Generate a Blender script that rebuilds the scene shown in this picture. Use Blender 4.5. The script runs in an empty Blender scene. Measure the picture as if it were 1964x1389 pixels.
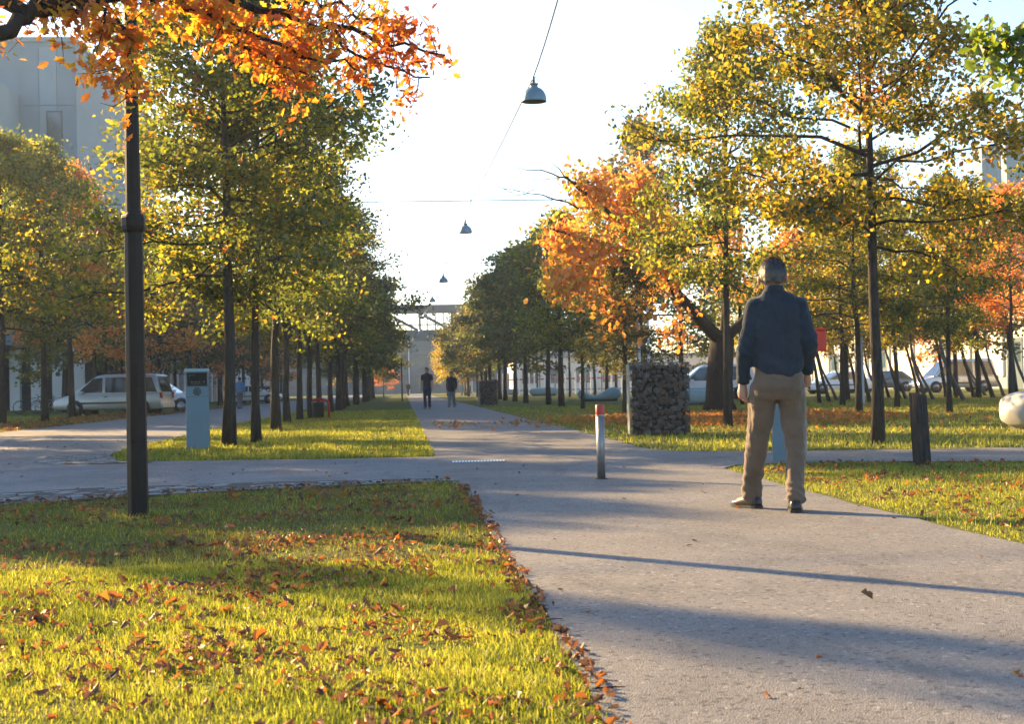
import bpy, bmesh, math, random
import numpy as np
from mathutils import Vector, Matrix, noise as mnoise

R = math.radians
rng = np.random.default_rng(11)
random.seed(11)
scene = bpy.context.scene
col = scene.collection

# ------------------------------------------------------------------ camera
CAM_H, LENS = 0.9, 50.0
YAW, PITCH, ROLL = R(4.36), R(0.99), R(1.2)
FPX = LENS / 36 * 1964
_f = np.array([math.sin(YAW) * math.cos(PITCH), math.cos(YAW) * math.cos(PITCH), math.sin(PITCH)])
_r0 = np.array([math.cos(YAW), -math.sin(YAW), 0.0])
_u0 = np.cross(_r0, _f)
_up = _u0 * math.cos(ROLL) + _r0 * math.sin(ROLL)
_rt = _r0 * math.cos(ROLL) - _u0 * math.sin(ROLL)
cam_d = bpy.data.cameras.new('camera')
cam_d.lens = LENS; cam_d.sensor_width = 36; cam_d.sensor_fit = 'HORIZONTAL'
cam_d.clip_start = 0.1; cam_d.clip_end = 3000
cam = bpy.data.objects.new('camera', cam_d); col.objects.link(cam)
cam.matrix_world = Matrix(((_rt[0], _up[0], -_f[0], 0), (_rt[1], _up[1], -_f[1], 0), (_rt[2], _up[2], -_f[2], CAM_H), (0, 0, 0, 1)))
cam_d.dof.use_dof = True; cam_d.dof.focus_distance = 10.5; cam_d.dof.aperture_fstop = 8
scene.camera = cam

# ------------------------------------------------------------------ sky, sun, exposure
SUN_EL = R(20); SUN_DX, SUN_DY = -0.66, 0.75
w = bpy.data.worlds.new('World'); scene.world = w; w.use_nodes = True
nt = w.node_tree; nt.nodes.clear()
sky = nt.nodes.new('ShaderNodeTexSky'); sky.sky_type = 'NISHITA'; sky.sun_disc = False
sky.sun_elevation = SUN_EL; sky.sun_rotation = math.atan2(SUN_DX, SUN_DY)
sky.air_density = 1.0; sky.dust_density = 0.9; sky.ozone_density = 3.0
bg = nt.nodes.new('ShaderNodeBackground'); bg.inputs['Strength'].default_value = 0.09
wo = nt.nodes.new('ShaderNodeOutputWorld')
nt.links.new(sky.outputs[0], bg.inputs['Color']); nt.links.new(bg.outputs[0], wo.inputs['Surface'])
sun_d = bpy.data.lights.new('sun', 'SUN'); sun_d.energy = 5.0; sun_d.angle = R(0.53); sun_d.color = (1.0, 0.67, 0.31)
sun = bpy.data.objects.new('sun', sun_d); col.objects.link(sun)
_sd = Vector((SUN_DX, SUN_DY, math.hypot(SUN_DX, SUN_DY) * math.tan(SUN_EL))).normalized()
sun.rotation_euler = _sd.to_track_quat('Z', 'Y').to_euler(); sun.location = (-30, 40, 30)
vs = scene.view_settings
vs.view_transform = 'Standard'; vs.look = 'None'; vs.gamma = 1.0; vs.use_curve_mapping = False
vs.exposure = 2.1
cy = scene.cycles
cy.use_denoising = True; cy.max_bounces = 7; cy.diffuse_bounces = 4; cy.glossy_bounces = 2
cy.transmission_bounces = 4; cy.transparent_max_bounces = 8; cy.volume_bounces = 0
cy.use_adaptive_sampling = True; cy.adaptive_threshold = 0.02
cy.caustics_reflective = False; cy.caustics_refractive = False

# ------------------------------------------------------------------ helpers
def ray(x, y): return _f * FPX + _rt * (x - 982) - _up * (y - 694.5)
def D(x, y, Y):
    d = ray(x, y); t = Y / d[1]; return np.array([d[0] * t, Y, CAM_H + d[2] * t])
def G(x, y):
    d = ray(x, y); t = -CAM_H / d[2]; return np.array([d[0] * t, d[1] * t, 0.0])

ONES = 'zeroth first second third fourth fifth sixth seventh eighth ninth tenth eleventh twelfth thirteenth fourteenth fifteenth sixteenth seventeenth eighteenth nineteenth'.split()
def ordinal(n):
    if n < 20: return ONES[n]
    if n % 10 == 0: return {20: 'twentieth', 30: 'thirtieth', 40: 'fortieth'}[n]
    return {2: 'twenty', 3: 'thirty', 4: 'forty'}[n // 10] + '-' + ONES[n % 10]

def tag(o, label=None, cat=None, group=None, kind=None):
    if label: o['label'] = label
    if cat: o['category'] = cat
    if group: o['group'] = group
    if kind: o['kind'] = kind
    return o
def link(name, data, parent=None, loc=None):
    o = bpy.data.objects.new(name, data); col.objects.link(o)
    if parent is not None: o.parent = parent
    if loc is not None: o.location = loc
    return o
def thing(name, label, cat, loc=(0, 0, 0), rz=0.0, group=None, scale=None):
    o = link(name, None, None, loc); o.rotation_euler = (0, 0, rz); o.empty_display_size = 0.2
    if scale is not None: o.scale = (scale,) * 3 if np.isscalar(scale) else scale
    return tag(o, label, cat, group)
def copy_tree(o, parent=None):
    c = o.copy(); col.objects.link(c); c.parent = parent
    for ch in list(o.children): copy_tree(ch, c)
    return c

class MB:
    """collects shapes for ONE mesh object"""
    def __init__(s): s.v = []; s.f = []; s.smooth = []
    def add(s, verts, faces, smooth=False):
        k = len(s.v); s.v.extend([tuple(map(float, q)) for q in verts])
        s.f.extend([tuple(i + k for i in q) for q in faces]); s.smooth.extend([smooth] * len(faces)); return s
    def box(s, x0, x1, y0, y1, z0, z1, bev=0.0):
        if bev > 0:
            bm = bmesh.new()
            bmesh.ops.create_cube(bm, size=1.0)
            for q in bm.verts: q.co = Vector((x0 if q.co.x < 0 else x1, y0 if q.co.y < 0 else y1, z0 if q.co.z < 0 else z1))
            bmesh.ops.bevel(bm, geom=bm.edges[:], offset=bev, segments=2, affect='EDGES', profile=0.5)
            s.bm(bm); return s
        return s.add([(x0, y0, z0), (x1, y0, z0), (x1, y1, z0), (x0, y1, z0), (x0, y0, z1), (x1, y0, z1), (x1, y1, z1), (x0, y1, z1)],
                     [(0, 3, 2, 1), (4, 5, 6, 7), (0, 1, 5, 4), (1, 2, 6, 5), (2, 3, 7, 6), (3, 0, 4, 7)])
    def bm(s, bm, smooth=False):
        bm.verts.index_update()
        s.add([q.co[:] for q in bm.verts], [[q.index for q in fc.verts] for fc in bm.faces], smooth); bm.free(); return s
    def tube(s, pts, rad, n=8, cap=True, smooth=True, ell=None):
        pts = np.asarray(pts, float); m = len(pts)
        rad = np.full(m, rad) if np.isscalar(rad) else np.asarray(rad, float)
        tan = np.gradient(pts, axis=0) if m > 2 else np.repeat((pts[1] - pts[0])[None], 2, 0)
        tan /= np.linalg.norm(tan, axis=1)[:, None] + 1e-12
        ref = np.array([1.0, 0, 0]) if abs(tan[0][0]) < 0.85 else np.array([0, 1.0, 0])
        vs_, fs = [], []
        for i in range(m):
            a = ref - tan[i] * ref.dot(tan[i]); a /= np.linalg.norm(a); b = np.cross(tan[i], a); ref = a
            e = ell[i] if ell is not None else (1, 1)
            for k in range(n):
                t = 2 * math.pi * k / n
                vs_.append(pts[i] + rad[i] * (a * math.cos(t) * e[0] + b * math.sin(t) * e[1]))
        for i in range(m - 1):
            for k in range(n):
                fs.append((i * n + k, i * n + (k + 1) % n, (i + 1) * n + (k + 1) % n, (i + 1) * n + k))
        if cap:
            fs.append(tuple(range(n - 1, -1, -1))); fs.append(tuple((m - 1) * n + k for k in range(n)))
        return s.add(vs_, fs, smooth)
    def lathe(s, prof, n=24, cx=0, cy_=0, cz=0, smooth=True, closed=True):
        vs_, fs = [], []
        m = len(prof)
        for (r_, z) in prof:
            for k in range(n):
                t = 2 * math.pi * k / n; vs_.append((cx + r_ * math.cos(t), cy_ + r_ * math.sin(t), cz + z))
        for i in range(m - 1):
            for k in range(n): fs.append((i * n + k, i * n + (k + 1) % n, (i + 1) * n + (k + 1) % n, (i + 1) * n + k))
        if closed: fs.append(tuple(range(n - 1, -1, -1))); fs.append(tuple((m - 1) * n + k for k in range(n)))
        return s.add(vs_, fs, smooth)
    def build(s, name, mat, parent=None, loc=None, bevel=0.0):
        me = bpy.data.meshes.new(name); me.from_pydata(s.v, [], s.f)
        me.polygons.foreach_set('use_smooth', np.array(s.smooth, bool)); me.materials.append(mat); me.update()
        o = link(name, me, parent, loc)
        if bevel:
            b = o.modifiers.new('bevel', 'BEVEL'); b.width = bevel; b.segments = 2; b.limit_method = 'ANGLE'
        return o

def np_mesh(name, verts, faces, mat, attrs=None, smooth=False):
    """verts (N,3); faces: list of (M,k) int arrays; attrs: dict name -> per-face floats"""
    me = bpy.data.meshes.new(name)
    verts = np.ascontiguousarray(verts, np.float32)
    me.vertices.add(len(verts)); me.vertices.foreach_set('co', verts.ravel())
    loops = np.concatenate([f_.ravel() for f_ in faces]).astype(np.int32)
    tot = np.concatenate([np.full(len(f_), f_.shape[1]) for f_ in faces]).astype(np.int32)
    st = np.concatenate([[0], np.cumsum(tot)[:-1]]).astype(np.int32)
    me.loops.add(len(loops)); me.loops.foreach_set('vertex_index', loops)
    me.polygons.add(len(tot)); me.polygons.foreach_set('loop_start', st); me.polygons.foreach_set('loop_total', tot)
    if smooth: me.polygons.foreach_set('use_smooth', np.ones(len(tot), bool))
    for k, a in (attrs or {}).items():
        at = me.attributes.new(k, 'FLOAT', 'FACE'); at.data.foreach_set('value', np.ascontiguousarray(a, np.float32))
    me.update(calc_edges=True)
    if mat is not None: me.materials.append(mat)
    return me

# ------------------------------------------------------------------ materials
def nodes(name):
    m = bpy.data.materials.new(name); m.use_nodes = True
    t = m.node_tree; t.nodes.clear()
    out = t.nodes.new('ShaderNodeOutputMaterial')
    return m, t, out
def N(t, kind, **kw):
    n = t.nodes.new(kind)
    for k, v in kw.items():
        if k in n.inputs: n.inputs[k].default_value = v
        else: setattr(n, k, v)
    return n
def ramp(t, stops, fac=None, interp='LINEAR'):
    n = t.nodes.new('ShaderNodeValToRGB'); cr = n.color_ramp; cr.interpolation = interp
    while len(cr.elements) > 1: cr.elements.remove(cr.elements[-1])
    for i, (p, c) in enumerate(stops):
        e = cr.elements[0] if i == 0 else cr.elements.new(p)
        e.position = p; e.color = tuple(c) + (1,) if len(c) == 3 else c
    if fac is not None: t.links.new(fac, n.inputs[0])
    return n
def mat_basic(name, c, rough=0.6, metal=0.0, var=0.12, scale=6.0, bump=0.0, bscale=40.0, spec=0.5):
    m, t, out = nodes(name)
    p = N(t, 'ShaderNodeBsdfPrincipled', Roughness=rough, Metallic=metal)
    p.inputs['Specular IOR Level'].default_value = spec
    tc = N(t, 'ShaderNodeTexCoord')
    nz = N(t, 'ShaderNodeTexNoise', Scale=scale, Detail=5.0, Roughness=0.6)
    t.links.new(tc.outputs['Object'], nz.inputs['Vector'])
    lo = tuple(max(0, x * (1 - var)) for x in c); hi = tuple(x * (1 + var) for x in c)
    rp = ramp(t, [(0.3, lo), (0.7, hi)], nz.outputs['Fac'])
    t.links.new(rp.outputs[0], p.inputs['Base Color'])
    if bump > 0:
        nb = N(t, 'ShaderNodeTexNoise', Scale=bscale, Detail=4.0)
        t.links.new(tc.outputs['Object'], nb.inputs['Vector'])
        b = N(t, 'ShaderNodeBump', Strength=bump, Distance=0.02)
        t.links.new(nb.outputs['Fac'], b.inputs['Height']); t.links.new(b.outputs[0], p.inputs['Normal'])
    t.links.new(p.outputs[0], out.inputs['Surface']); return m
def mat_leaf(name, stops, trans=0.5, gain=1.5, gloss=0.04, jit=0.25, dif=0.6):
    """colour by the per-leaf value rnd and a per-tree shift"""
    m, t, out = nodes(name)
    at = N(t, 'ShaderNodeAttribute', attribute_name='rnd')
    oi = N(t, 'ShaderNodeObjectInfo')
    a = N(t, 'ShaderNodeMath', operation='MULTIPLY_ADD'); a.inputs[1].default_value = jit; a.inputs[2].default_value = -jit / 2
    t.links.new(oi.outputs['Random'], a.inputs[0])
    s = N(t, 'ShaderNodeMath', operation='ADD', use_clamp=True)
    t.links.new(a.outputs[0], s.inputs[0]); t.links.new(at.outputs['Fac'], s.inputs[1])
    rp = ramp(t, stops, s.outputs[0])
    df = N(t, 'ShaderNodeBsdfDiffuse'); tr = N(t, 'ShaderNodeBsdfTranslucent')
    gd = N(t, 'ShaderNodeVectorMath', operation='SCALE'); gd.inputs['Scale'].default_value = dif
    t.links.new(rp.outputs[0], gd.inputs[0]); t.links.new(gd.outputs[0], df.inputs['Color'])
    g = N(t, 'ShaderNodeVectorMath', operation='SCALE'); g.inputs['Scale'].default_value = gain
    t.links.new(rp.outputs[0], g.inputs[0]); t.links.new(g.outputs[0], tr.inputs['Color'])
    mx = N(t, 'ShaderNodeMixShader'); mx.inputs[0].default_value = trans
    t.links.new(df.outputs[0], mx.inputs[1]); t.links.new(tr.outputs[0], mx.inputs[2])
    if gloss:
        gl = N(t, 'ShaderNodeBsdfGlossy', Roughness=0.45); gl.inputs['Color'].default_value = (0.9, 0.9, 0.9, 1)
        m2 = N(t, 'ShaderNodeMixShader'); m2.inputs[0].default_value = gloss
        t.links.new(mx.outputs[0], m2.inputs[1]); t.links.new(gl.outputs[0], m2.inputs[2]); mx = m2
    t.links.new(mx.outputs[0], out.inputs['Surface']); return m

def mat_asphalt(name, base, warm):
    m, t, out = nodes(name)
    p = N(t, 'ShaderNodeBsdfPrincipled', Roughness=0.82); p.inputs['Specular IOR Level'].default_value = 0.35
    tc = N(t, 'ShaderNodeTexCoord')
    n1 = N(t, 'ShaderNodeTexNoise', Scale=0.8, Detail=6.0, Roughness=0.65); t.links.new(tc.outputs['Object'], n1.inputs['Vector'])
    v1 = N(t, 'ShaderNodeTexVoronoi', Scale=170.0); t.links.new(tc.outputs['Object'], v1.inputs['Vector'])
    v2 = N(t, 'ShaderNodeTexNoise', Scale=140.0, Detail=3.0, Roughness=0.7); t.links.new(tc.outputs['Object'], v2.inputs['Vector'])
    c1 = ramp(t, [(0.25, [x * 0.72 for x in base]), (0.75, warm)], n1.outputs['Fac'])
    c2 = ramp(t, [(0.0, (0.55, 0.55, 0.56)), (0.45, (0.9, 0.9, 0.9)), (0.9, (1.25, 1.22, 1.18)), (1.0, (1.7, 1.65, 1.6))], v1.outputs['Color'])
    mu = N(t, 'ShaderNodeMix', data_type='RGBA', blend_type='MULTIPLY'); mu.inputs[0].default_value = 0.85
    t.links.new(c1.outputs[0], mu.inputs[6]); t.links.new(c2.outputs[0], mu.inputs[7])
    c3 = ramp(t, [(0.35, (0.72, 0.72, 0.72)), (0.65, (1.2, 1.2, 1.2))], v2.outputs['Fac'])
    mu2 = N(t, 'ShaderNodeMix', data_type='RGBA', blend_type='MULTIPLY'); mu2.inputs[0].default_value = 0.8
    t.links.new(mu.outputs[2], mu2.inputs[6]); t.links.new(c3.outputs[0], mu2.inputs[7])
    # stains, worn streaks along the walking direction and a few fine cracks
    mp = N(t, 'ShaderNodeMapping'); mp.inputs['Scale'].default_value = (1.0, 0.22, 1.0); t.links.new(tc.outputs['Object'], mp.inputs['Vector'])
    n4 = N(t, 'ShaderNodeTexNoise', Scale=2.6, Detail=7.0, Roughness=0.72, Distortion=0.6); t.links.new(mp.outputs[0], n4.inputs['Vector'])
    c4 = ramp(t, [(0.30, (0.66, 0.66, 0.67)), (0.45, (0.97, 0.97, 0.97)), (0.62, (1.0, 1.0, 1.0)), (0.78, (1.14, 1.13, 1.11))], n4.outputs['Fac'])
    mu3 = N(t, 'ShaderNodeMix', data_type='RGBA', blend_type='MULTIPLY'); mu3.inputs[0].default_value = 0.9
    vsp = N(t, 'ShaderNodeTexVoronoi', Scale=52.0); t.links.new(tc.outputs['Object'], vsp.inputs['Vector'])
    csp = ramp(t, [(0.0, (0.45, 0.45, 0.46)), (0.10, (0.6, 0.6, 0.6)), (0.20, (0.95, 0.95, 0.95)), (0.80, (1.05, 1.05, 1.05)), (0.88, (1.5, 1.47, 1.42)), (1.0, (1.8, 1.75, 1.7))], vsp.outputs['Color'], 'CONSTANT')
    mus = N(t, 'ShaderNodeMix', data_type='RGBA', blend_type='MULTIPLY'); mus.inputs[0].default_value = 1.0
    t.links.new(mu2.outputs[2], mus.inputs[6]); t.links.new(csp.outputs[0], mus.inputs[7])
    t.links.new(mus.outputs[2], mu3.inputs[6]); t.links.new(c4.outputs[0], mu3.inputs[7])
    nd = N(t, 'ShaderNodeTexNoise', Scale=1.3, Detail=5.0); t.links.new(tc.outputs['Object'], nd.inputs['Vector'])
    av = N(t, 'ShaderNodeVectorMath', operation='MULTIPLY_ADD'); av.inputs[1].default_value = (0.9, 0.9, 0.9)
    t.links.new(nd.outputs['Color'], av.inputs[0]); t.links.new(tc.outputs['Object'], av.inputs[2])
    vc = N(t, 'ShaderNodeTexVoronoi', Scale=0.42, feature='DISTANCE_TO_EDGE'); t.links.new(av.outputs[0], vc.inputs['Vector'])
    cc = ramp(t, [(0.0, (0.5, 0.5, 0.5)), (0.006, (1, 1, 1))], vc.outputs['Distance'])
    mu4 = N(t, 'ShaderNodeMix', data_type='RGBA', blend_type='MULTIPLY'); mu4.inputs[0].default_value = 0.14
    t.links.new(mu3.outputs[2], mu4.inputs[6]); t.links.new(cc.outputs[0], mu4.inputs[7])
    t.links.new(mu4.outputs[2], p.inputs['Base Color'])
    b = N(t, 'ShaderNodeBump', Strength=0.6, Distance=0.005); t.links.new(v1.outputs['Distance'], b.inputs['Height'])
    t.links.new(b.outputs[0], p.inputs['Normal'])
    t.links.new(p.outputs[0], out.inputs['Surface']); return m
def mat_ground():
    m, t, out = nodes('lawn_soil')
    p = N(t, 'ShaderNodeBsdfPrincipled', Roughness=0.95); p.inputs['Specular IOR Level'].default_value = 0.1
    tc = N(t, 'ShaderNodeTexCoord')
    n1 = N(t, 'ShaderNodeTexNoise', Scale=0.55, Detail=8.0, Roughness=0.7); t.links.new(tc.outputs['Object'], n1.inputs['Vector'])
    n2 = N(t, 'ShaderNodeTexNoise', Scale=28.0, Detail=4.0, Roughness=0.7); t.links.new(tc.outputs['Object'], n2.inputs['Vector'])
    c1 = ramp(t, [(0.32, (0.10, 0.085, 0.035)), (0.5, (0.10, 0.115, 0.022)), (0.7, (0.135, 0.15, 0.025))], n1.outputs['Fac'])
    c2 = ramp(t, [(0.3, (0.6, 0.6, 0.6)), (0.7, (1.35, 1.3, 1.2))], n2.outputs['Fac'])
    mu = N(t, 'ShaderNodeMix', data_type='RGBA', blend_type='MULTIPLY'); mu.inputs[0].default_value = 1.0
    t.links.new(c1.outputs[0], mu.inputs[6]); t.links.new(c2.outputs[0], mu.inputs[7]); t.links.new(mu.outputs[2], p.inputs['Base Color'])
    b = N(t, 'ShaderNodeBump', Strength=0.8, Distance=0.03); t.links.new(n2.outputs['Fac'], b.inputs['Height']); t.links.new(b.outputs[0], p.inputs['Normal'])
    t.links.new(p.outputs[0], out.inputs['Surface']); return m
def mat_bark(name, c):
    m, t, out = nodes(name)
    p = N(t, 'ShaderNodeBsdfPrincipled', Roughness=0.9); p.inputs['Specular IOR Level'].default_value = 0.2
    tc = N(t, 'ShaderNodeTexCoord'); mp = N(t, 'ShaderNodeMapping'); mp.inputs['Scale'].default_value = (14, 14, 2.2)
    t.links.new(tc.outputs['Object'], mp.inputs['Vector'])
    n = N(t, 'ShaderNodeTexNoise', Scale=2.2, Detail=6.0, Roughness=0.65); t.links.new(mp.outputs[0], n.inputs['Vector'])
    rp = ramp(t, [(0.3, [x * 0.45 for x in c]), (0.55, c), (0.75, [x * 1.5 for x in c])], n.outputs['Fac'])
    t.links.new(rp.outputs[0], p.inputs['Base Color'])
    b = N(t, 'ShaderNodeBump', Strength=0.9, Distance=0.03); t.links.new(n.outputs['Fac'], b.inputs['Height']); t.links.new(b.outputs[0], p.inputs['Normal'])
    t.links.new(p.outputs[0], out.inputs['Surface']); return m
def mat_glass(name, c=(0.03, 0.04, 0.05), rough=0.08):
    m, t, out = nodes(name)
    p = N(t, 'ShaderNodeBsdfPrincipled', Roughness=rough); p.inputs['Base Color'].default_value = tuple(c) + (1,)
    p.inputs['Specular IOR Level'].default_value = 0.8
    t.links.new(p.outputs[0], out.inputs['Surface']); return m

M = {}
M['ground'] = mat_ground()
M['path'] = mat_asphalt('path_asphalt', (0.192, 0.186, 0.18), (0.25, 0.24, 0.225))
M['road'] = mat_asphalt('road_asphalt', (0.19, 0.195, 0.205), (0.25, 0.25, 0.255))
M['bark'] = mat_bark('oak_bark', (0.055, 0.046, 0.040))
M['bark_dark'] = mat_bark('dark_bark', (0.038, 0.030, 0.026))
M['bark_pale'] = mat_bark('pale_bark', (0.13, 0.11, 0.095))
GREEN = [(0.0, (0.035, 0.050, 0.012)), (0.3, (0.07, 0.092, 0.012)), (0.55, (0.145, 0.155, 0.012)), (0.78, (0.27, 0.21, 0.015)), (0.93, (0.36, 0.20, 0.015)), (1.0, (0.36, 0.11, 0.012))]
GOLD = [(0.0, (0.05, 0.06, 0.012)), (0.25, (0.11, 0.12, 0.012)), (0.5, (0.27, 0.21, 0.015)), (0.72, (0.42, 0.27, 0.018)), (0.9, (0.44, 0.17, 0.014)), (1.0, (0.33, 0.08, 0.012))]
ORANGE = [(0.0, (0.30, 0.085, 0.018)), (0.3, (0.48, 0.165, 0.03)), (0.65, (0.58, 0.25, 0.045)), (0.9, (0.58, 0.33, 0.05)), (1.0, (0.25, 0.24, 0.02))]
RUST = [(0.0, (0.18, 0.04, 0.012)), (0.3, (0.38, 0.09, 0.012)), (0.6, (0.52, 0.17, 0.014)), (0.82, (0.54, 0.29, 0.018)), (1.0, (0.26, 0.26, 0.02))]
DULL = [(0.0, (0.030, 0.038, 0.014)), (0.4, (0.052, 0.060, 0.016)), (0.7, (0.095, 0.082, 0.020)), (0.9, (0.17, 0.11, 0.022)), (1.0, (0.24, 0.12, 0.02))]
YELLOW = [(0.0, (0.18, 0.16, 0.015)), (0.5, (0.46, 0.33, 0.02)), (0.85, (0.55, 0.38, 0.03)), (1.0, (0.45, 0.18, 0.02))]
M['leaf_green'] = mat_leaf('leaf_green', GREEN, 0.6, 2.3)
M['leaf_gold'] = mat_leaf('leaf_gold', GOLD, 0.6, 1.8)
M['leaf_orange'] = mat_leaf('leaf_orange', ORANGE, 0.5, 1.7, dif=1.05)
M['leaf_rust'] = mat_leaf('leaf_rust', RUST, 0.6, 1.8, jit=0.0)
M['leaf_dull'] = mat_leaf('leaf_dull', DULL, 0.55, 2.4, dif=0.8)
M['leaf_yellow'] = mat_leaf('leaf_yellow', YELLOW, 0.5, 1.4)
M['leaf_fresh'] = mat_leaf('leaf_fresh', [(0.0, (0.07, 0.11, 0.012)), (0.6, (0.16, 0.22, 0.015)), (0.85, (0.3, 0.28, 0.02)), (1.0, (0.5, 0.15, 0.015))], 0.5, 1.6, jit=0.0)
M['grass'] = mat_leaf('grass_blade', [(0.0, (0.055, 0.080, 0.012)), (0.4, (0.19, 0.215, 0.018)), (0.75, (0.37, 0.35, 0.03)), (0.93, (0.42, 0.36, 0.07)), (1.0, (0.48, 0.40, 0.16))], 0.55, 1.5, gloss=0.03, jit=0.0, dif=0.9)
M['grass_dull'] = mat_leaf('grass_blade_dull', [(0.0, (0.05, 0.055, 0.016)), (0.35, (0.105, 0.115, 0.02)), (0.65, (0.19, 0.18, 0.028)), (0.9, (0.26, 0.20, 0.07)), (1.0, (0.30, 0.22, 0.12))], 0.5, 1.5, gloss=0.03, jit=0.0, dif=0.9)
FALLEN = [(0.0, (0.05, 0.032, 0.022)), (0.3, (0.13, 0.070, 0.038)), (0.6, (0.27, 0.095, 0.025)), (0.85, (0.42, 0.14, 0.02)), (0.94, (0.46, 0.24, 0.03)), (1.0, (0.36, 0.27, 0.17))]
M['fallen'] = mat_leaf('fallen_leaf', FALLEN, 0.35, 1.3, gloss=0.04, jit=0.0, dif=1.0)
M['fallen_obj'] = mat_leaf('fallen_leaf_single', FALLEN, 0.35, 1.3, gloss=0.04, jit=1.0)
M['fallen_orange'] = mat_leaf('fallen_orange', ORANGE, 0.35, 1.3, jit=0.0)
M['steel'] = mat_basic('brushed_steel', (0.30, 0.29, 0.285), 0.5, 0.8, 0.1, 20, 0.05, 60)
M['red'] = mat_basic('red_paint', (0.42, 0.022, 0.012), 0.45)
M['red_box'] = mat_basic('red_plastic', (0.62, 0.035, 0.012), 0.5, var=0.05)
M['pole'] = mat_basic('dark_pole_paint', (0.011, 0.008, 0.007), 0.5, 0.0, 0.2, 8, spec=0.22)
M['grey'] = mat_basic('grey_sheet', (0.24, 0.27, 0.29), 0.5, 0.2, 0.06)
M['kiosk'] = mat_basic('kiosk_grey', (0.115, 0.175, 0.21), 0.45, 0.15, 0.06, 3)
M['kiosk_cap'] = mat_basic('kiosk_cap', (0.22, 0.32, 0.36), 0.45, 0.1, 0.05)
M['black'] = mat_basic('black_plastic', (0.012, 0.012, 0.013), 0.5)
M['screen'] = mat_basic('dark_screen', (0.010, 0.011, 0.012), 0.7, spec=0.2)
M['print'] = mat_basic('faded_print', (0.16, 0.14, 0.09), 0.6)
M['emblem'] = mat_basic('emblem_ink', (0.015, 0.025, 0.022), 0.5)
M['stone'] = mat_basic('gabion_stone', (0.105, 0.076, 0.066), 0.9, 0, 0.35, 9, 0.5, 50)
M['stone2'] = mat_basic('gabion_stone_brown', (0.16, 0.10, 0.076), 0.9, 0, 0.35, 9, 0.5, 50)
M['stone3'] = mat_basic('gabion_stone_grey', (0.15, 0.135, 0.13), 0.9, 0, 0.35, 9, 0.5, 50)
M['light_block'] = mat_basic('gabion_light_block', (0.015, 0.013, 0.013), 1.0)  # near-black for the box that blocks light between the stones
M['wire'] = mat_basic('galvanised_wire', (0.10, 0.11, 0.12), 0.5, 0.6)
M['bench'] = mat_basic('bench_blue_green', (0.22, 0.33, 0.36), 0.6, 0, 0.08, 3)
M['bench_pale'] = mat_basic('bench_pale', (0.42, 0.41, 0.40), 0.7, 0, 0.06, 4)
M['timber'] = mat_bark('post_timber', (0.055, 0.045, 0.040))
M['lamp'] = mat_basic('lamp_grey_blue', (0.16, 0.24, 0.27), 0.4, 0.4, 0.05)
M['lamp_in'] = mat_basic('lamp_inside', (0.10, 0.11, 0.11), 0.6)
M['cable'] = mat_basic('cable_grey', (0.10, 0.10, 0.10), 0.6)
M['sett'] = mat_basic('granite_sett', (0.23, 0.225, 0.22), 0.8, 0, 0.25, 4, 0.3, 60)
M['sett2'] = mat_basic('granite_sett_dark', (0.16, 0.16, 0.165), 0.8, 0, 0.25, 4, 0.3, 60)
M['joint'] = mat_basic('joint_soil', (0.045, 0.04, 0.033), 1.0, 0, 0.3, 8)
M['grate'] = mat_basic('grate_sunlit_white', (0.85, 0.85, 0.83), 0.5, 0.0)  # near-white: sunlit look of the bars put into their colour
M['conc'] = mat_basic('pale_concrete', (0.20, 0.265, 0.295), 0.85, 0, 0.06, 0.4)
M['conc2'] = mat_basic('pale_concrete_bay', (0.25, 0.32, 0.345), 0.85, 0, 0.06, 0.4)
M['cream'] = mat_basic('cream_render', (0.72, 0.66, 0.56), 0.85, 0, 0.05, 0.3)
M['white'] = mat_basic('white_paint', (0.75, 0.75, 0.74), 0.5, 0, 0.03)
M['winglass'] = mat_glass('window_glass', (0.05, 0.09, 0.11), 0.1)
M['recess'] = mat_basic('dark_recess', (0.035, 0.038, 0.045), 0.9)
M['bridge'] = mat_basic('bridge_steel', (0.016, 0.055, 0.085), 0.5, 0.2, 0.08, 0.5)
M['bridge_roof'] = mat_basic('bridge_roof', (0.03, 0.055, 0.08), 0.5, 0.2, 0.08, 0.5)
M['farwall'] = mat_basic('far_wall', (0.07, 0.11, 0.135), 0.8, 0, 0.08, 0.2)
M['silver'] = mat_basic('silver_car_paint', (0.40, 0.41, 0.42), 0.28, 0.6, 0.03)
M['carwhite'] = mat_basic('white_car_paint', (0.72, 0.74, 0.76), 0.25, 0.0, 0.03)
M['carblue'] = mat_basic('blue_car_paint', (0.05, 0.10, 0.16), 0.25, 0.2, 0.03)
M['carglass'] = mat_glass('car_glass', (0.02, 0.026, 0.03), 0.06)
M['tyre'] = mat_basic('tyre_rubber', (0.016, 0.016, 0.016), 0.85)
M['rim'] = mat_basic('wheel_rim', (0.35, 0.35, 0.36), 0.35, 0.7)
M['tail'] = mat_basic('tail_lamp', (0.35, 0.02, 0.015), 0.3)
M['lens'] = mat_basic('head_lamp', (0.6, 0.62, 0.62), 0.2)
M['bumper'] = mat_basic('dark_bumper', (0.03, 0.03, 0.032), 0.6)
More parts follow.
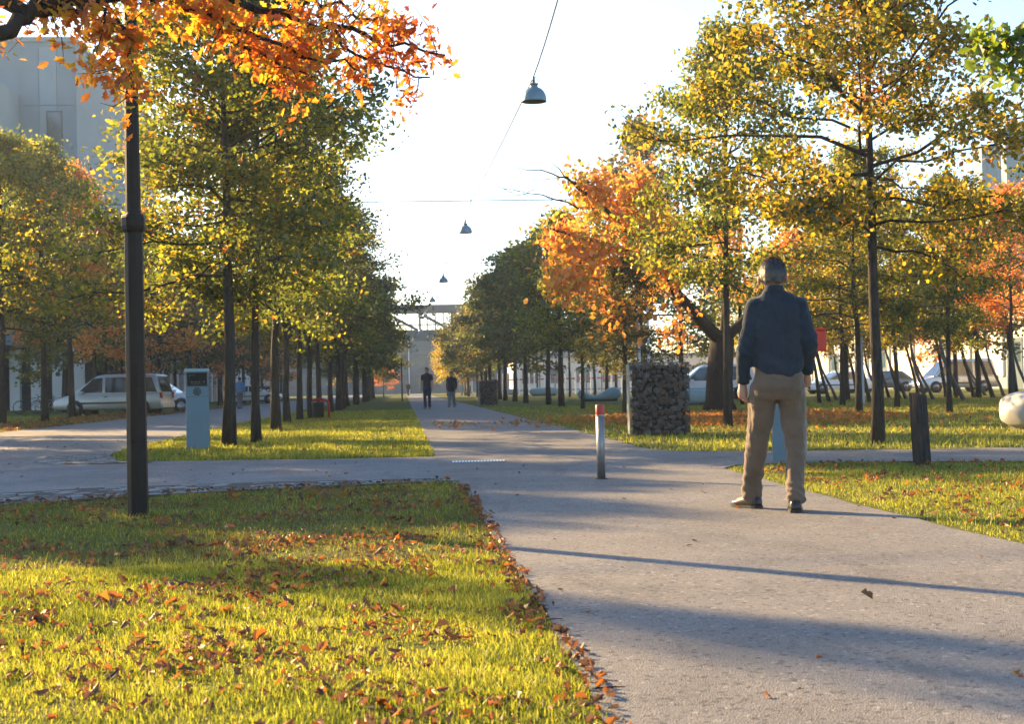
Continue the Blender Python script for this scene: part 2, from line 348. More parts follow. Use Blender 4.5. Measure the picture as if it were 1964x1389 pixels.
# ================================================================== the setting
def sheet(name, outline, z, mat, jit=0.0, step=0.35, kind='structure'):
    """flat polygon with a slightly ragged outline"""
    P = []
    n = len(outline)
    for i in range(n):
        a = np.array(outline[i], float); b = np.array(outline[(i + 1) % n], float)
        L = np.linalg.norm(b - a); k = max(1, int(min(L, 90) / step)) if jit else 1
        for q in range(k):
            c = a + (b - a) * q / k
            j = jit * (mnoise.noise(Vector((c[0] * 2.3, c[1] * 2.3, 1.7))) + 0.6 * mnoise.noise(Vector((c[0] * 7, c[1] * 7, 4.2))))
            P.append((c[0] + j, c[1] + j * 0.6, z))
    bm = bmesh.new()
    f_ = bm.faces.new([bm.verts.new(p) for p in P]); bm.normal_update()
    if f_.normal.z < 0: f_.normal_flip()
    bmesh.ops.triangulate(bm, faces=bm.faces[:])
    me = bpy.data.meshes.new(name); bm.to_mesh(me); bm.free(); me.materials.append(mat)
    o = link(name, me)
    if kind: o['kind'] = kind
    return o

me = bpy.data.meshes.new('ground')
me.from_pydata([(-1500, -300, 0), (1500, -300, 0), (1500, 2000, 0), (-1500, 2000, 0)], [], [(0, 1, 2, 3)]); me.materials.append(M['ground'])
ground = link('ground', me); ground['kind'] = 'structure'

NEAR_EDGE = [(0.42, 13.62), (-0.38, 13.4), (-1.33, 13.15), (-2.4, 12.64), (-3.33, 12.01), (-4.6, 11.0), (-6.2, 9.6), (-9, 7.0)]
road_outline = NEAR_EDGE + [(-22, -4), (-34, 2), (-14, 13), (-10.6, 17), (-10.25, 24), (-10.25, 60), (-10.5, 230), (-4.6, 230), (-4.75, 60),
               (-4.72, 38), (-4.6, 28), (-4.58, 23.5), (-4.35, 21.4), (-3.9, 19.7), (-3.2, 19.25), (-1.2, 18.75), (0.38, 18.7), (0.9, 17.5), (0.9, 14.2)]
road = sheet('road', road_outline, 0.004, M['road'], 0.05)
path_outline = [(0.52, -6), (0.52, 6), (0.52, 11.2), (0.44, 13.2), (0.40, 16), (0.38, 18.6), (0.36, 45), (0.30, 230), (3.3, 230), (3.36, 60),
                (3.33, 38), (3.38, 26), (3.3, 20.2), (3.32, 19.3), (3.53, 18.5), (4.43, 17.85), (7.67, 17.2), (14, 16.1), (40, 11.5), (40, 8.5), (12, 12.5),
                (6.46, 14.45), (4.3, 15.2), (3.5, 15.05), (3.28, 14.5), (3.24, 12.5), (3.2, 10.4), (3.25, 7.3), (3.25, -6)]
path = sheet('footpath', path_outline, 0.009, M['path'], 0.045)

# --- granite setts along the near edge of the cross road, and at the tip of the tree strip
def poly_point(pts, s):
    for i in range(len(pts) - 1):
        a, b = np.array(pts[i], float), np.array(pts[i + 1], float); L = np.linalg.norm(b - a)
        if s <= L: 
            t = (b - a) / L; return a + t * s, t
        s -= L
    return np.array(pts[-1], float), t
sett_meshes = []
for k in range(5):
    bm = bmesh.new(); bmesh.ops.create_cube(bm, size=1.0)
    for q in bm.verts:
        q.co.x *= 0.15 * random.uniform(0.9, 1.04); q.co.y *= 0.095 * random.uniform(0.86, 1.06); q.co.z *= 0.05
        if q.co.z > 0: q.co.z += random.uniform(-0.006, 0.004)
    bmesh.ops.bevel(bm, geom=[e for e in bm.edges if e.verts[0].co.z > 0 and e.verts[1].co.z > 0], offset=0.006, segments=1, affect='EDGES')
    me = bpy.data.meshes.new('sett'); bm.to_mesh(me); bm.free(); me.materials.append(M['sett'] if k % 5 < 3 else M['sett2']); sett_meshes.append(me)
strip = [(p[0], p[1] + 0.0) for p in NEAR_EDGE]
so = []
s_tot = 5.6
for sgn in (0, 1):
    for k in range(24):
        p, t = poly_point(NEAR_EDGE, s_tot * (k if sgn == 0 else 23 - k) / 23)
        nrm = np.array([t[1], -t[0]]); nrm = nrm if nrm[1] > 0 else -nrm
        wdt = 0.42 + 1.0 * min(1, (s_tot * (k if sgn == 0 else 23 - k) / 23) / 3.0)
        so.append(tuple(p + nrm * (wdt if sgn else -0.03)))
bed = sheet('sett_bed', so, 0.013, M['joint'], 0.0); del bed['kind']; bed.parent = road
row = 0; d_ = 0.06; n_sett = 0
while d_ < 1.42:
    s = 0.1 if row % 2 else 0.0
    while s < s_tot:
        p, t = poly_point(NEAR_EDGE, s)
        wdt = 0.42 + 1.0 * min(1, s / 3.0)
        if d_ < wdt - 0.05 and n_sett < 208:
            nrm = np.array([t[1], -t[0]]); nrm = nrm if nrm[1] > 0 else -nrm
            c = p + nrm * d_
            o = link('sett', random.choice(sett_meshes), road, (c[0], c[1], -0.009 + random.uniform(-0.002, 0.002)))
            o.rotation_euler = (random.uniform(-.012, .012), random.uniform(-.012, .012), math.atan2(t[1], t[0]) + random.uniform(-.05, .05))
            n_sett += 1
        s += 0.196
    d_ += 0.165; row += 1
BED2 = [(-3.3, 19.12), (-3.95, 19.55), (-4.4, 21.3), (-4.65, 22.2), (-5.2, 21.4), (-5.0, 19.7), (-4.3, 18.85), (-3.3, 18.75)]
bed2 = sheet('sett_bed', BED2, 0.013, M['joint']); del bed2['kind']; bed2.parent = road
n2 = 0
for i in range(16):
    for j in range(26):
        x = -5.75 + i * 0.196 + (0.1 if j % 2 else 0); y = 18.6 + j * 0.148
        ins = sum(((BED2[q][1] > y) != (BED2[q - 1][1] > y)) and (x < (BED2[q - 1][0] - BED2[q][0]) * (y - BED2[q][1]) / (BED2[q - 1][1] - BED2[q][1]) + BED2[q][0]) for q in range(len(BED2))) % 2
        if ins and n2 < 90:
            o = link('sett', random.choice(sett_meshes), road, (x, y, -0.009 + random.uniform(-0.002, 0.002))); o.rotation_euler = (0, 0, random.uniform(-.06, .06)); n2 += 1

# ------------------------------------------------------------------ lawns: real blades
def sn(x, y, s=1.0, o=0.0):
    x = x * s + o; y = y * s - o * 0.7
    return (np.sin(x * 1.7 + 1.3 * np.sin(y * 1.1)) + np.sin(y * 2.3 + 1.7 * np.sin(x * 0.9 + 2)) + np.sin((x + y) * 3.1 + 1.1 * np.sin(x * 2.7)) * 0.6) / 2.6
def edge_near(x):      # far border of the near lawn
    xs = np.array([p[0] for p in NEAR_EDGE][::-1]); ys = np.array([p[1] for p in NEAR_EDGE][::-1])
    return np.interp(x, xs, ys)
def in_lawn(x, y):
    a = (x < 0.52 - 0.01 * np.clip(y - 11, 0, 10)) & (y < edge_near(x) - 0.03)
    b = (x > 3.26) & (y < np.interp(x, [3.26, 3.6, 4.3, 6.46, 12, 40], [14.3, 15.0, 15.15, 14.4, 12.45, 8.4]))
    left = np.interp(y, [18.7, 19.3, 19.8, 21.4, 23.5, 28, 38], [-1.2, -3.2, -3.9, -4.32, -4.56, -4.58, -4.7])
    c = (x < 0.38) & (x > left) & (y > 18.75)
    d = (x > np.interp(y, [17.2, 17.9, 18.5, 19.3, 20.2, 26], [8, 4.4, 3.55, 3.34, 3.32, 3.4])) & (y > np.interp(x, [3, 4.43, 7.67, 14, 40], [18.4, 17.9, 17.25, 16.15, 11.6]))
    e = (x < -10.3) & (y > 17)
    return a | b | c | d | e
def in_view(x, y, m=0.5):
    return (x > -0.292 * y - m) & (x < 0.445 * y + m)
def grass(name, n, x0, x1, y0, y1, h, wd, label, full=True, ypow=1.0, hvar=1.0, mat='grass'):
    x = rng.uniform(x0, x1, n)
    u = rng.uniform(0, 1, n); y = y0 + (y1 - y0) * u ** ypow
    keep = in_lawn(x + rng.normal(0, 0.012, n), y) & in_view(x, y)
    cl = sn(x, y, 1.9) * 0.5 + sn(x, y, 7.0, 3.0) * 0.5
    keep &= (rng.uniform(0, 1, n) < 0.62 + 0.5 * cl)
    x, y, cl = x[keep], y[keep], cl[keep]; n = len(x)
    hh = h * np.exp(rng.normal(0, 0.35, n)) * (1 + 0.7 * cl * hvar); az = rng.uniform(0, 2 * np.pi, n)
    lean = np.abs(rng.normal(0, 0.55, n)) * hh; la = rng.uniform(0, 2 * np.pi, n)
    wv = wd * rng.uniform(0.7, 1.3, n)
    dx, dy = np.cos(az) * wv / 2, np.sin(az) * wv / 2
    lx, ly = np.cos(la) * lean, np.sin(la) * lean
    z = np.zeros(n)
    rnd = np.clip(0.42 + 0.22 * rng.normal(0, 1, n) + 0.15 * sn(x, y, 0.9, 9.0) + 0.14 * sn(x, y, 3.3, 4.0), 0, 1)
    if full:
        V = np.stack([np.stack([x - dx, y - dy, z], 1), np.stack([x + dx, y + dy, z], 1),
                      np.stack([x + dx * .8 + lx * .35, y + dy * .8 + ly * .35, z + hh * .55], 1), np.stack([x - dx * .8 + lx * .35, y - dy * .8 + ly * .35, z + hh * .55], 1),
                      np.stack([x + lx, y + ly, z + hh * .95], 1)], 1)
        b = np.arange(n)[:, None] * 5
        me = np_mesh(name, V.reshape(-1, 3), [b + np.array([[0, 1, 2, 3]]), b + np.array([[3, 2, 4]])], M[mat], {'rnd': np.concatenate([rnd, rnd])})
    else:
        V = np.stack([np.stack([x - dx, y - dy, z], 1), np.stack([x + dx, y + dy, z], 1), np.stack([x + lx, y + ly, z + hh], 1)], 1)
        b = np.arange(n)[:, None] * 3
        me = np_mesh(name, V.reshape(-1, 3), [b + np.array([[0, 1, 2]])], M[mat], {'rnd': rnd})
    o = link(name, me); tag(o, label, 'grass', kind='stuff'); return o
grass('lawn_grass', 300000, -3.2, 0.60, 2.6, 7.5, 0.019, 0.0036, 'sunlit short grass of the lawn in the left foreground', True, 0.9)
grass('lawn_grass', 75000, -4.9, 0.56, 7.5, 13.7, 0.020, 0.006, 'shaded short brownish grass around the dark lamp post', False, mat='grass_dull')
grass('lawn_grass', 38000, -4.9, 0.56, 7.5, 13.7, 0.022, 0.006, 'greener grass tufts between the brownish grass near the lamp post', False)
grass('lawn_grass', 110000, 3.2, 8.0, 6.6, 15.3, 0.022, 0.006, 'short grass wedge right of the walking man', False)
grass('lawn_grass', 120000, -4.7, 0.42, 18.7, 60, 0.04, 0.013, 'striped short grass of the strip between road and footpath', False, 1.6)
grass('lawn_grass', 170000, 3.2, 24, 16.5, 62, 0.045, 0.014, 'short grass of the park lawn under the right-hand trees', False, 1.5)
grass('lawn_grass', 30000, -20, -10.3, 30, 66, 0.05, 0.016, 'rough grass verge under the trees left of the road', False)
# ================================================================== trees
LOBED_V = np.array([(0, -.06, 0), (0, .12, .0), (.10, .18, .03), (.16, .30, .05), (.30, .40, .09), (.17, .52, .05), (.36, .70, .09), (.15, .80, .03), (0, 1.02, -.02),
                    (-.15, .80, .03), (-.36, .70, .09), (-.17, .52, .05), (-.30, .40, .09), (-.16, .30, .05), (-.10, .18, .03)], float)
LOBED_V[:, 0] *= .78
LOBED_F = [[1, 2, 3, 4, 5, 6, 7, 8], [1, 8, 9, 10, 11, 12, 13, 14]]
SIX_V = np.array([(0, 0, 0), (.26, .30, .07), (.34, .66, .07), (0, 1.0, -.03), (-.34, .66, .07), (-.26, .30, .07)], float)
SIX_F = [[0, 1, 2, 3], [0, 3, 4, 5]]
KITE_V = np.array([(0, 0, 0), (.33, .5, .08), (0, 1.0, 0), (-.33, .5, .08)], float)
KITE_F = [[0, 1, 2], [0, 2, 3]]

def unit(a): return a / (np.linalg.norm(a, axis=-1, keepdims=True) + 1e-9)
def leaves(name, cen, size, rnd, tv, tf, mat, droop=0.0, up=0.6, seed=0):
    """one small leaf per centre"""
    r_ = np.random.default_rng(seed); n = len(cen)
    nn = unit(r_.normal(0, 1, (n, 3)) + np.array([0, 0, up]))
    b = r_.normal(0, 1, (n, 3)) + np.array([0, 0, -droop]); b = unit(b - nn * (b * nn).sum(1, keepdims=True)); t = np.cross(b, nn)
    V = cen[:, None, :] + size[:, None, None] * (tv[None, :, 0, None] * t[:, None] + tv[None, :, 1, None] * b[:, None] + tv[None, :, 2, None] * nn[:, None])
    base = np.arange(n)[:, None] * len(tv)
    return np_mesh(name, V.reshape(-1, 3), [base + np.array([f_]) for f_ in tf], mat, {'rnd': np.concatenate([rnd] * len(tf))})

def oak(seed, Ht, Hc, Rc, nlimb, ntwig, nleaf, lsize, tmpl, asc=0.35, r0=0.12, spread=0.16, wob=0.12, fork=None, squat=0.25, nside=7):
    """returns (trunk mesh, crown mesh): a central leader with limbs, twigs and leaf clumps"""
    r_ = np.random.default_rng(seed); mb = MB()
    nz_ = 10
    tz = np.linspace(0, Ht * 0.97, nz_)
    off = np.cumsum(r_.normal(0, wob * 0.12, (nz_, 2)), 0); off -= off[0]
    tp = np.concatenate([off, tz[:, None]], 1)
    tr = r0 * np.interp(tz / Ht, [0, 0.03, 0.1, 0.4, 0.8, 1], [1.35, 1.1, 1.0, 0.75, 0.32, 0.08])
    mb.tube(tp, tr, nside + 3)
    cs, cw = [], []
    ga = r_.uniform(0, 6.28)
    for i in range(nlimb):
        t = (i + r_.uniform(0, .8)) / nlimb
        z0 = Hc + (Ht * 0.96 - Hc) * t ** 0.9
        prof = np.interp(t, [0, squat * 0.5, squat, 0.55, 0.8, 1.0], [0.72, 0.95, 1.0, 0.78, 0.46, 0.14])
        L = Rc * prof * r_.uniform(0.55, 1.22); ga += 2.4 + r_.normal(0, .3)
        el = np.interp(t, [0, .3, .7, 1], [asc - .32, asc, asc + .35, asc + .75]) + r_.normal(0, .12)
        p0 = np.array([np.interp(z0, tz, tp[:, 0]), np.interp(z0, tz, tp[:, 1]), z0])
        k = 6; s = np.linspace(0, 1, k)[:, None]
        d = np.array([math.cos(ga) * math.cos(el), math.sin(ga) * math.cos(el), math.sin(el)])
        P = p0 + d * L * s + np.array([0, 0, -0.14 * L]) * (s - 0.3) * s + np.cumsum(r_.normal(0, 0.035 * L, (k, 3)), 0) * (s > 0)
        lr = max(0.008, 0.16 * r0 * (0.5 + L / Rc))
        mb.tube(P, lr * np.linspace(1.5, .3, k), 5, cap=False)
        side = np.cross(d, [0, 0, 1.0]); side /= np.linalg.norm(side) + 1e-6
        for j in range(ntwig):
            u = r_.uniform(0.28, 1.0); q = P[0] * 0
            for c_ in range(3): q[c_] = np.interp(u, s[:, 0], P[:, c_])
            tl = L * r_.uniform(0.16, 0.42) * (1.25 - u * 0.6); sg = 1 if j % 2 else -1
            td = unit(d * r_.uniform(.2, .9) + side * sg * r_.uniform(.2, 1.0) + np.array([0, 0, r_.normal(0.05, .35)]))
            e = q + td * tl
            if j % 2 == 0 or nside > 6: mb.tube([q, (q + e) / 2 + r_.normal(0, .03, 3), e], [lr * .42, lr * .3, lr * .15], 3, cap=False)
            for m_ in range(3):
                cs.append(q + (e - q) * r_.uniform(.35, 1.15)); cw.append(1.0)
        cs.append(P[-1]); cw.append(1.0)
    cs.append(tp[-1]); cw.append(1.5); cs.append(tp[-1] - [0, 0, .2]); cw.append(1.2)
    cs = np.array(cs); cw = np.array(cw) * r_.gamma(2.0, .5, len(cs)); 
    idx = r_.choice(len(cs), nleaf, p=cw / cw.sum())
    cen = cs[idx] + r_.normal(0, 1, (nleaf, 3)) * np.array([spread, spread, spread * 0.62])
    crnd = np.clip(r_.normal(0.42, 0.2, len(cs)), 0, 1)
    rnd = np.clip(crnd[idx] + r_.normal(0, 0.13, nleaf), 0, 1)
    size = lsize * r_.uniform(0.7, 1.25, nleaf)
    cm = leaves('crown', cen, size, rnd, tmpl[0], tmpl[1], M['leaf_green'], seed=seed + 1)
    tm = bpy.data.meshes.new('trunk'); tm.from_pydata(mb.v, [], mb.f)
    tm.polygons.foreach_set('use_smooth', np.ones(len(mb.f), bool)); tm.materials.append(M['bark']); tm.update()
    return tm, cm
SIX, KITE, LOBED = (SIX_V, SIX_F), (KITE_V, KITE_F), (LOBED_V, LOBED_F)
OAK_L = oak(1, 7.3, 2.35, 2.45, 56, 13, 31000, 0.078, SIX, 0.22, 0.085, 0.15, 0.2)
OAK_R = oak(2, 7.9, 2.7, 2.95, 50, 13, 40000, 0.080, SIX, 0.42, 0.078, 0.15, 0.1)
OAK_M = [oak(3, 7.4, 2.3, 2.5, 46, 11, 18500, 0.098, KITE, 0.25, 0.085, 0.17, 0.2, nside=5), oak(4, 7.0, 2.4, 2.4, 44, 11, 18500, 0.098, KITE, 0.3, 0.08, 0.17, 0.15, nside=5)]
OAK_F = [oak(5, 7.4, 2.2, 2.5, 34, 9, 5600, 0.18, KITE, 0.25, 0.11, 0.22, 0.2, nside=4), oak(6, 7.2, 2.3, 2.4, 34, 9, 5600, 0.18, KITE, 0.3, 0.10, 0.22, 0.15, nside=4)]
BIRCH = [oak(7, 6.0, 2.6, 1.3, 26, 7, 3600, 0.12, KITE, 0.7, 0.075, 0.17, 0.5, nside=4), oak(8, 5.4, 2.4, 1.2, 24, 7, 3200, 0.12, KITE, 0.7, 0.065, 0.17, 0.6, nside=4)]

def place_tree(v, name, label, cat, x, y, leaf, rz=None, sc=1.0, group=None, bark=None, lean=(0, 0)):
    sc3 = (sc,) * 3 if np.isscalar(sc) else sc
    t = thing(name, label, cat, (x, y, -0.02), random.uniform(0, 6.28) if rz is None else rz, group, sc3)
    t.rotation_euler.x = lean[0]; t.rotation_euler.y = lean[1]
    a = link('trunk', v[0], t); b = link('crown', v[1], t)
    for o, mt in ((a, bark), (b, leaf)):
        if mt:
            o.material_slots[0].link = 'OBJECT'; o.material_slots[0].material = M[mt]
    return t

# --- the row between the road and the footpath
row = [(-2.91, 23.9), (-2.62, 25.4), (-2.92, 32.7), (-3.35, 41.1), (-3.2, 43.9), (-3.04, 46.6)] + [(-3.0 + random.uniform(-.25, .25), 52 + 5.6 * k + random.uniform(-.6, .6)) for k in range(17)]
for i, (x, y) in enumerate(row):
    d = y
    v = OAK_L if i == 0 else (OAK_M[i % 2] if d < 58 else OAK_F[i % 2])
    sc = [(1.2, 1.2, 1.14), 1.0, 1.16, 1.15, 1.1, 1.15][i] if i < 6 else random.uniform(1.08, 1.25)
    leaf = 'leaf_green' if d < 42 else ('leaf_dull' if i % 3 else 'leaf_green')
    lab = 'large green oak with branching dark limbs standing right behind the grey kiosk' if i == 0 else f'green oak, {ordinal(i + 1)} from the kiosk in the row left of the footpath'
    place_tree(v, 'oak_tree', lab, 'tree', x, y, leaf, 0.4 if i == 0 else None, sc, 'oaks in the row left of the footpath')
# --- trees on the verge left of the road
verge = [(-12.3, 20.3), (-13.0, 18.9), (-13.4, 21.9), (-12.8, 24.2), (-13.3, 26.6), (-12.6, 29.0), (-13.2, 31.8), (-12.9, 37.5), (-13.1, 47.6), (-12.5, 50.7), (-13.1, 57.4), (-13.8, 64.9)] + [(-13.2 + random.uniform(-.4, .4), 72 + 7.5 * k) for k in range(12)]
for i, (x, y) in enumerate(verge):
    v = OAK_M[i % 2] if y < 60 else OAK_F[i % 2]
    leaf = ['leaf_green', 'leaf_gold', 'leaf_green', 'leaf_green', 'leaf_gold', 'leaf_green', 'leaf_gold', 'leaf_green', 'leaf_green', 'leaf_green', 'leaf_orange', 'leaf_green'][i] if i < 12 else ('leaf_dull' if i % 3 else 'leaf_orange')
    lab = f'broad autumn tree, {ordinal(i - 6)} from the left in the front row beside the road' if i > 6 else f'unseen autumn tree placed outside the left picture edge to shade the lawn, {ordinal(i + 1)} from the camera'
    place_tree(v, 'roadside_tree', lab, 'tree', x, y, leaf, None, [(.27, .27, 1.42), (1.35, 1.35, .74), (1.45, 1.45, .88), (1.4, 1.4, 1.0), (1.35, 1.35, 1.10), (1.3, 1.3, 1.14), 1.15, 1.1][i] if i < 8 else random.uniform(1.25, 1.4), 'trees on the verge left of the road')  # off-picture ones are unseen, their scale shaped to cast the lawn shade
for i, (x, y, sc) in enumerate([(-16.6, 24.6, (1.35, 1.35, .94)), (-16.2, 28.2, (1.3, 1.3, 1.06))]):  # unseen pair, added for more shade on the mid lawn
    place_tree(OAK_M[i], 'roadside_tree', f'unseen green tree added outside the left picture edge for shade, {ordinal(i + 1)} of two behind the verge row', 'tree', x, y, 'leaf_green', None, sc, 'trees behind the verge row')
back = [(-20, 42), (-19, 52), (-18.5, 66), (-18.2, 78), (-18.5, 90), (-18, 103), (-18.5, 117), (-18, 132), (-19, 148)]
for i, (x, y) in enumerate(back):
    place_tree(OAK_F[i % 2], 'roadside_tree', f'dark green tree, {ordinal(i + 1)} from the camera in the back row left of the road', 'tree', x, y, 'leaf_dull' if i % 2 else 'leaf_green', None, random.uniform(1.0, 1.2), 'trees behind the verge row')
# --- the row right of the footpath
rr = [(6.5, 19.2, 1.0, 'leaf_gold'), (6.55, 28.5, (.98, .98, 1.16), 'leaf_green'), (6.33, 40.7, 0.62, 'leaf_dull'), (6.65, 52.8, 0.9, 'leaf_green')] + \
     [(6.7 + random.uniform(-.3, .3), 60 + 8.2 * k + random.uniform(-1, 1), random.uniform(1.1, 1.3), 'leaf_dull' if k % 4 else 'leaf_green') for k in range(13)]
for i, (x, y, sc, leaf) in enumerate(rr):
    v = OAK_R if i == 0 else (OAK_M[i % 2] if y < 55 else OAK_F[i % 2])
    lab = 'golden oak with slender grey trunk and open spreading crown right of the walking man' if i == 0 else f'oak with straight trunk, {ordinal(i + 1)} from the camera in the row right of the footpath'
    place_tree(v, 'oak_tree', lab, 'tree', x, y, leaf, 2.2 if i == 0 else None, sc, 'oaks in the row right of the footpath')
inner = [(15.2, 48.5, 1.0, 'leaf_gold'), (13.8, 35.2, .85, 'leaf_green'), (15.2, 43.0, .85, 'leaf_gold'), (20.75, 47.3, 1.05, 'leaf_orange'), (12.2, 62, 1.1, 'leaf_green'), (12.4, 74, (1.5, 1.5, 2.05), 'leaf_dull'),
         (12.6, 88, 1.1, 'leaf_dull'), (14, 104, 1.1, 'leaf_gold'), (19, 60, 1.1, 'leaf_gold'), (24, 58, 1.1, 'leaf_gold'), (27, 68, 1.1, 'leaf_orange'), (20, 78, 1.1, 'leaf_green'), (22, 96, 1.15, 'leaf_gold'), (18, 120, 1.2, 'leaf_yellow'), (12.2, 37.5, .98, 'leaf_green')]
desc = ['golden tree behind the man\'s right shoulder', 'small dark green tree with bare straight stem right of the timber post', 'young golden tree right of the slender grey trunk', 'orange tree at the right edge above the pale bench',
        'green tree behind the stone gabion', 'tall grey-green tree rising behind the orange tree', 'dull green tree behind the blue-green bench', 'golden tree beyond the long blue-green bench', 'golden tree left of the leaning birches',
        'golden tree behind the leaning birches', 'orange tree in front of the cream hall', 'green tree beside the white car', 'golden tree in front of the far cream wall', 'yellow tree far behind the wavy benches', 'green tree whose crown joins the orange tree on the right']
for i, (x, y, sc, leaf) in enumerate(inner):
    place_tree(OAK_M[i % 2] if y < 50 else OAK_F[i % 2], 'park_tree', desc[i], 'tree', x, y, leaf, None, sc, 'trees on the park lawn')
far = [(4.6, 150, .95, 'leaf_yellow', 'bright yellow tree beside the footpath below the bridge'), (5.6, 172, 1.0, 'leaf_yellow', 'yellow tree behind the couple, farther along the footpath'), (-2.4, 168, .62, 'leaf_orange', 'small orange tree at the far end of the left row'),
       (9, 190, 1.1, 'leaf_yellow', 'distant yellow tree right of the footpath'), (-8.5, 205, 1.0, 'leaf_yellow', 'distant yellow tree at the end of the road')]
for i, (x, y, sc, leaf, lab) in enumerate(far):
    place_tree(OAK_F[i % 2], 'park_tree', lab, 'tree', x, y, leaf, None, sc, 'distant yellow trees')
# --- leaning birches in front of the cream hall
bx = [1572, 1605, 1645, 1690, 1725, 1775, 1835, 1880, 1590, 1628, 1668, 1738, 1762, 1790, 1815, 1848, 1868, 1890, 1905, 1925, 1950, 1975, 1705]
for i, px in enumerate(bx):
    Y = 54 + (i * 7 % 5) * 3.1; p = D(px, 750, Y)
    place_tree(BIRCH[i % 2], 'birch_tree', f'thin leaning birch, {ordinal(i + 1)} planted of the grove before the cream hall', 'tree', p[0], Y, 'leaf_gold' if i % 3 else 'leaf_green', random.uniform(-.3, .3), random.uniform(.85, 1.15), 'thin leaning birches', 'bark_pale' if i % 2 else 'bark', (random.uniform(-.05, .08), random.uniform(-.34, -.12)))
for i, l_ in enumerate(sorted([(o.location.x / o.location.y, o) for o in col.objects if o.name.startswith('birch_tree')], key=lambda q: q[0])):
    l_[1]['label'] = f'thin leaning birch, {ordinal(i + 1)} from the left of the grove before the cream hall'

# --- a tree given by its limbs (world points) with leaf clumps on twigs
def limb_tree(name, label, loc, trunk_pts, trunk_r, limbs, leaf_mat, bark, seed, nleaf, lsize, tmpl, spread, droop=0.0, extra=None, parts=0, part_sort=None, twigs=6, tl=(0.25, 0.6), base_rnd=0.45, up=.6, nper=3, twr=.02):
    r_ = np.random.default_rng(seed); loc = np.array(loc, float)
    t = thing(name, label, 'tree', loc)
    mb = MB(); mb.tube(np.array(trunk_pts) - loc, trunk_r, 12)
    cs, cw = [], []
    for L in limbs:
        P = np.array(L['p'], float) - loc; k = len(P)
        s = np.linspace(0, 1, k); ss = np.linspace(0, 1, (k - 1) * 3 + 1)
        Q = np.stack([np.interp(ss, s, P[:, c]) for c in range(3)], 1)
        Q[1:-1] = (Q[:-2] + 2 * Q[1:-1] + Q[2:]) / 4; Q[1:] += r_.normal(0, L.get('wob', 0.02), (len(Q) - 1, 3))
        rad = np.interp(ss, [0, 1], L['r']); mb.tube(Q, rad, 7)
        for j in range(L.get('twigs', twigs)):
            u = r_.uniform(L.get('from', 0.15), 1.0); q = np.array([np.interp(u, ss, Q[:, c]) for c in range(3)])
            td = unit(r_.normal(0, 1, 3) + np.array([0, 0, L.get('tz', 0.0)])); e = q + td * r_.uniform(*tl)
            mb.tube([q, (q + e) / 2 + r_.normal(0, .02, 3), e], [min(max(.004, np.interp(u, [0, 1], L['r']) * .35), twr), twr * .6, twr * .3], 4, cap=False)
            if L.get('leaf', 1) > 0:
                for m_ in range(nper): cs.append(q + (e - q) * r_.uniform(.2, 1.05)); cw.append(L.get('leaf', 1))
    if extra is not None:
        for e, w_ in extra: cs.append(np.array(e) - loc); cw.append(w_)
    cs = np.array(cs); cw = np.array(cw, float)
    idx = r_.choice(len(cs), nleaf, p=cw / cw.sum())
    cen = cs[idx] + r_.normal(0, 1, (nleaf, 3)) * spread; crnd = r_.normal(base_rnd, .18, len(cs))
    rnd = np.clip(crnd[idx] + r_.normal(0, .14, nleaf), 0, 1); size = lsize * r_.uniform(.7, 1.25, nleaf)
    single = np.zeros(nleaf, bool)
    if parts:
        order = np.argsort(part_sort(cen + loc)); single[order[:parts]] = True
    cm = leaves('crown', cen[~single], size[~single], rnd[~single], tmpl[0], tmpl[1], M[leaf_mat], droop, up, seed + 5)
    mb.build('trunk', M[bark], t); c_ = link('crown', cm, t)
    if parts:
        shapes = []
        for k in range(12):
            shapes.append(leaves('leaf', np.zeros((1, 3)), np.array([1.0]), np.array([np.clip(r_.normal(.5, .25), 0, 1)]), tmpl[0], tmpl[1], M[leaf_mat], 0, 50.0, 100 + k))
        for i in np.where(single)[0]:
            o = link('leaf', shapes[int(r_.integers(12))], t, tuple(cen[i])); o.scale = (float(size[i]),) * 3
            o.rotation_euler = (float(r_.normal(0, .9)), float(r_.normal(0, .9)), float(r_.uniform(0, 6.28)))
    return t

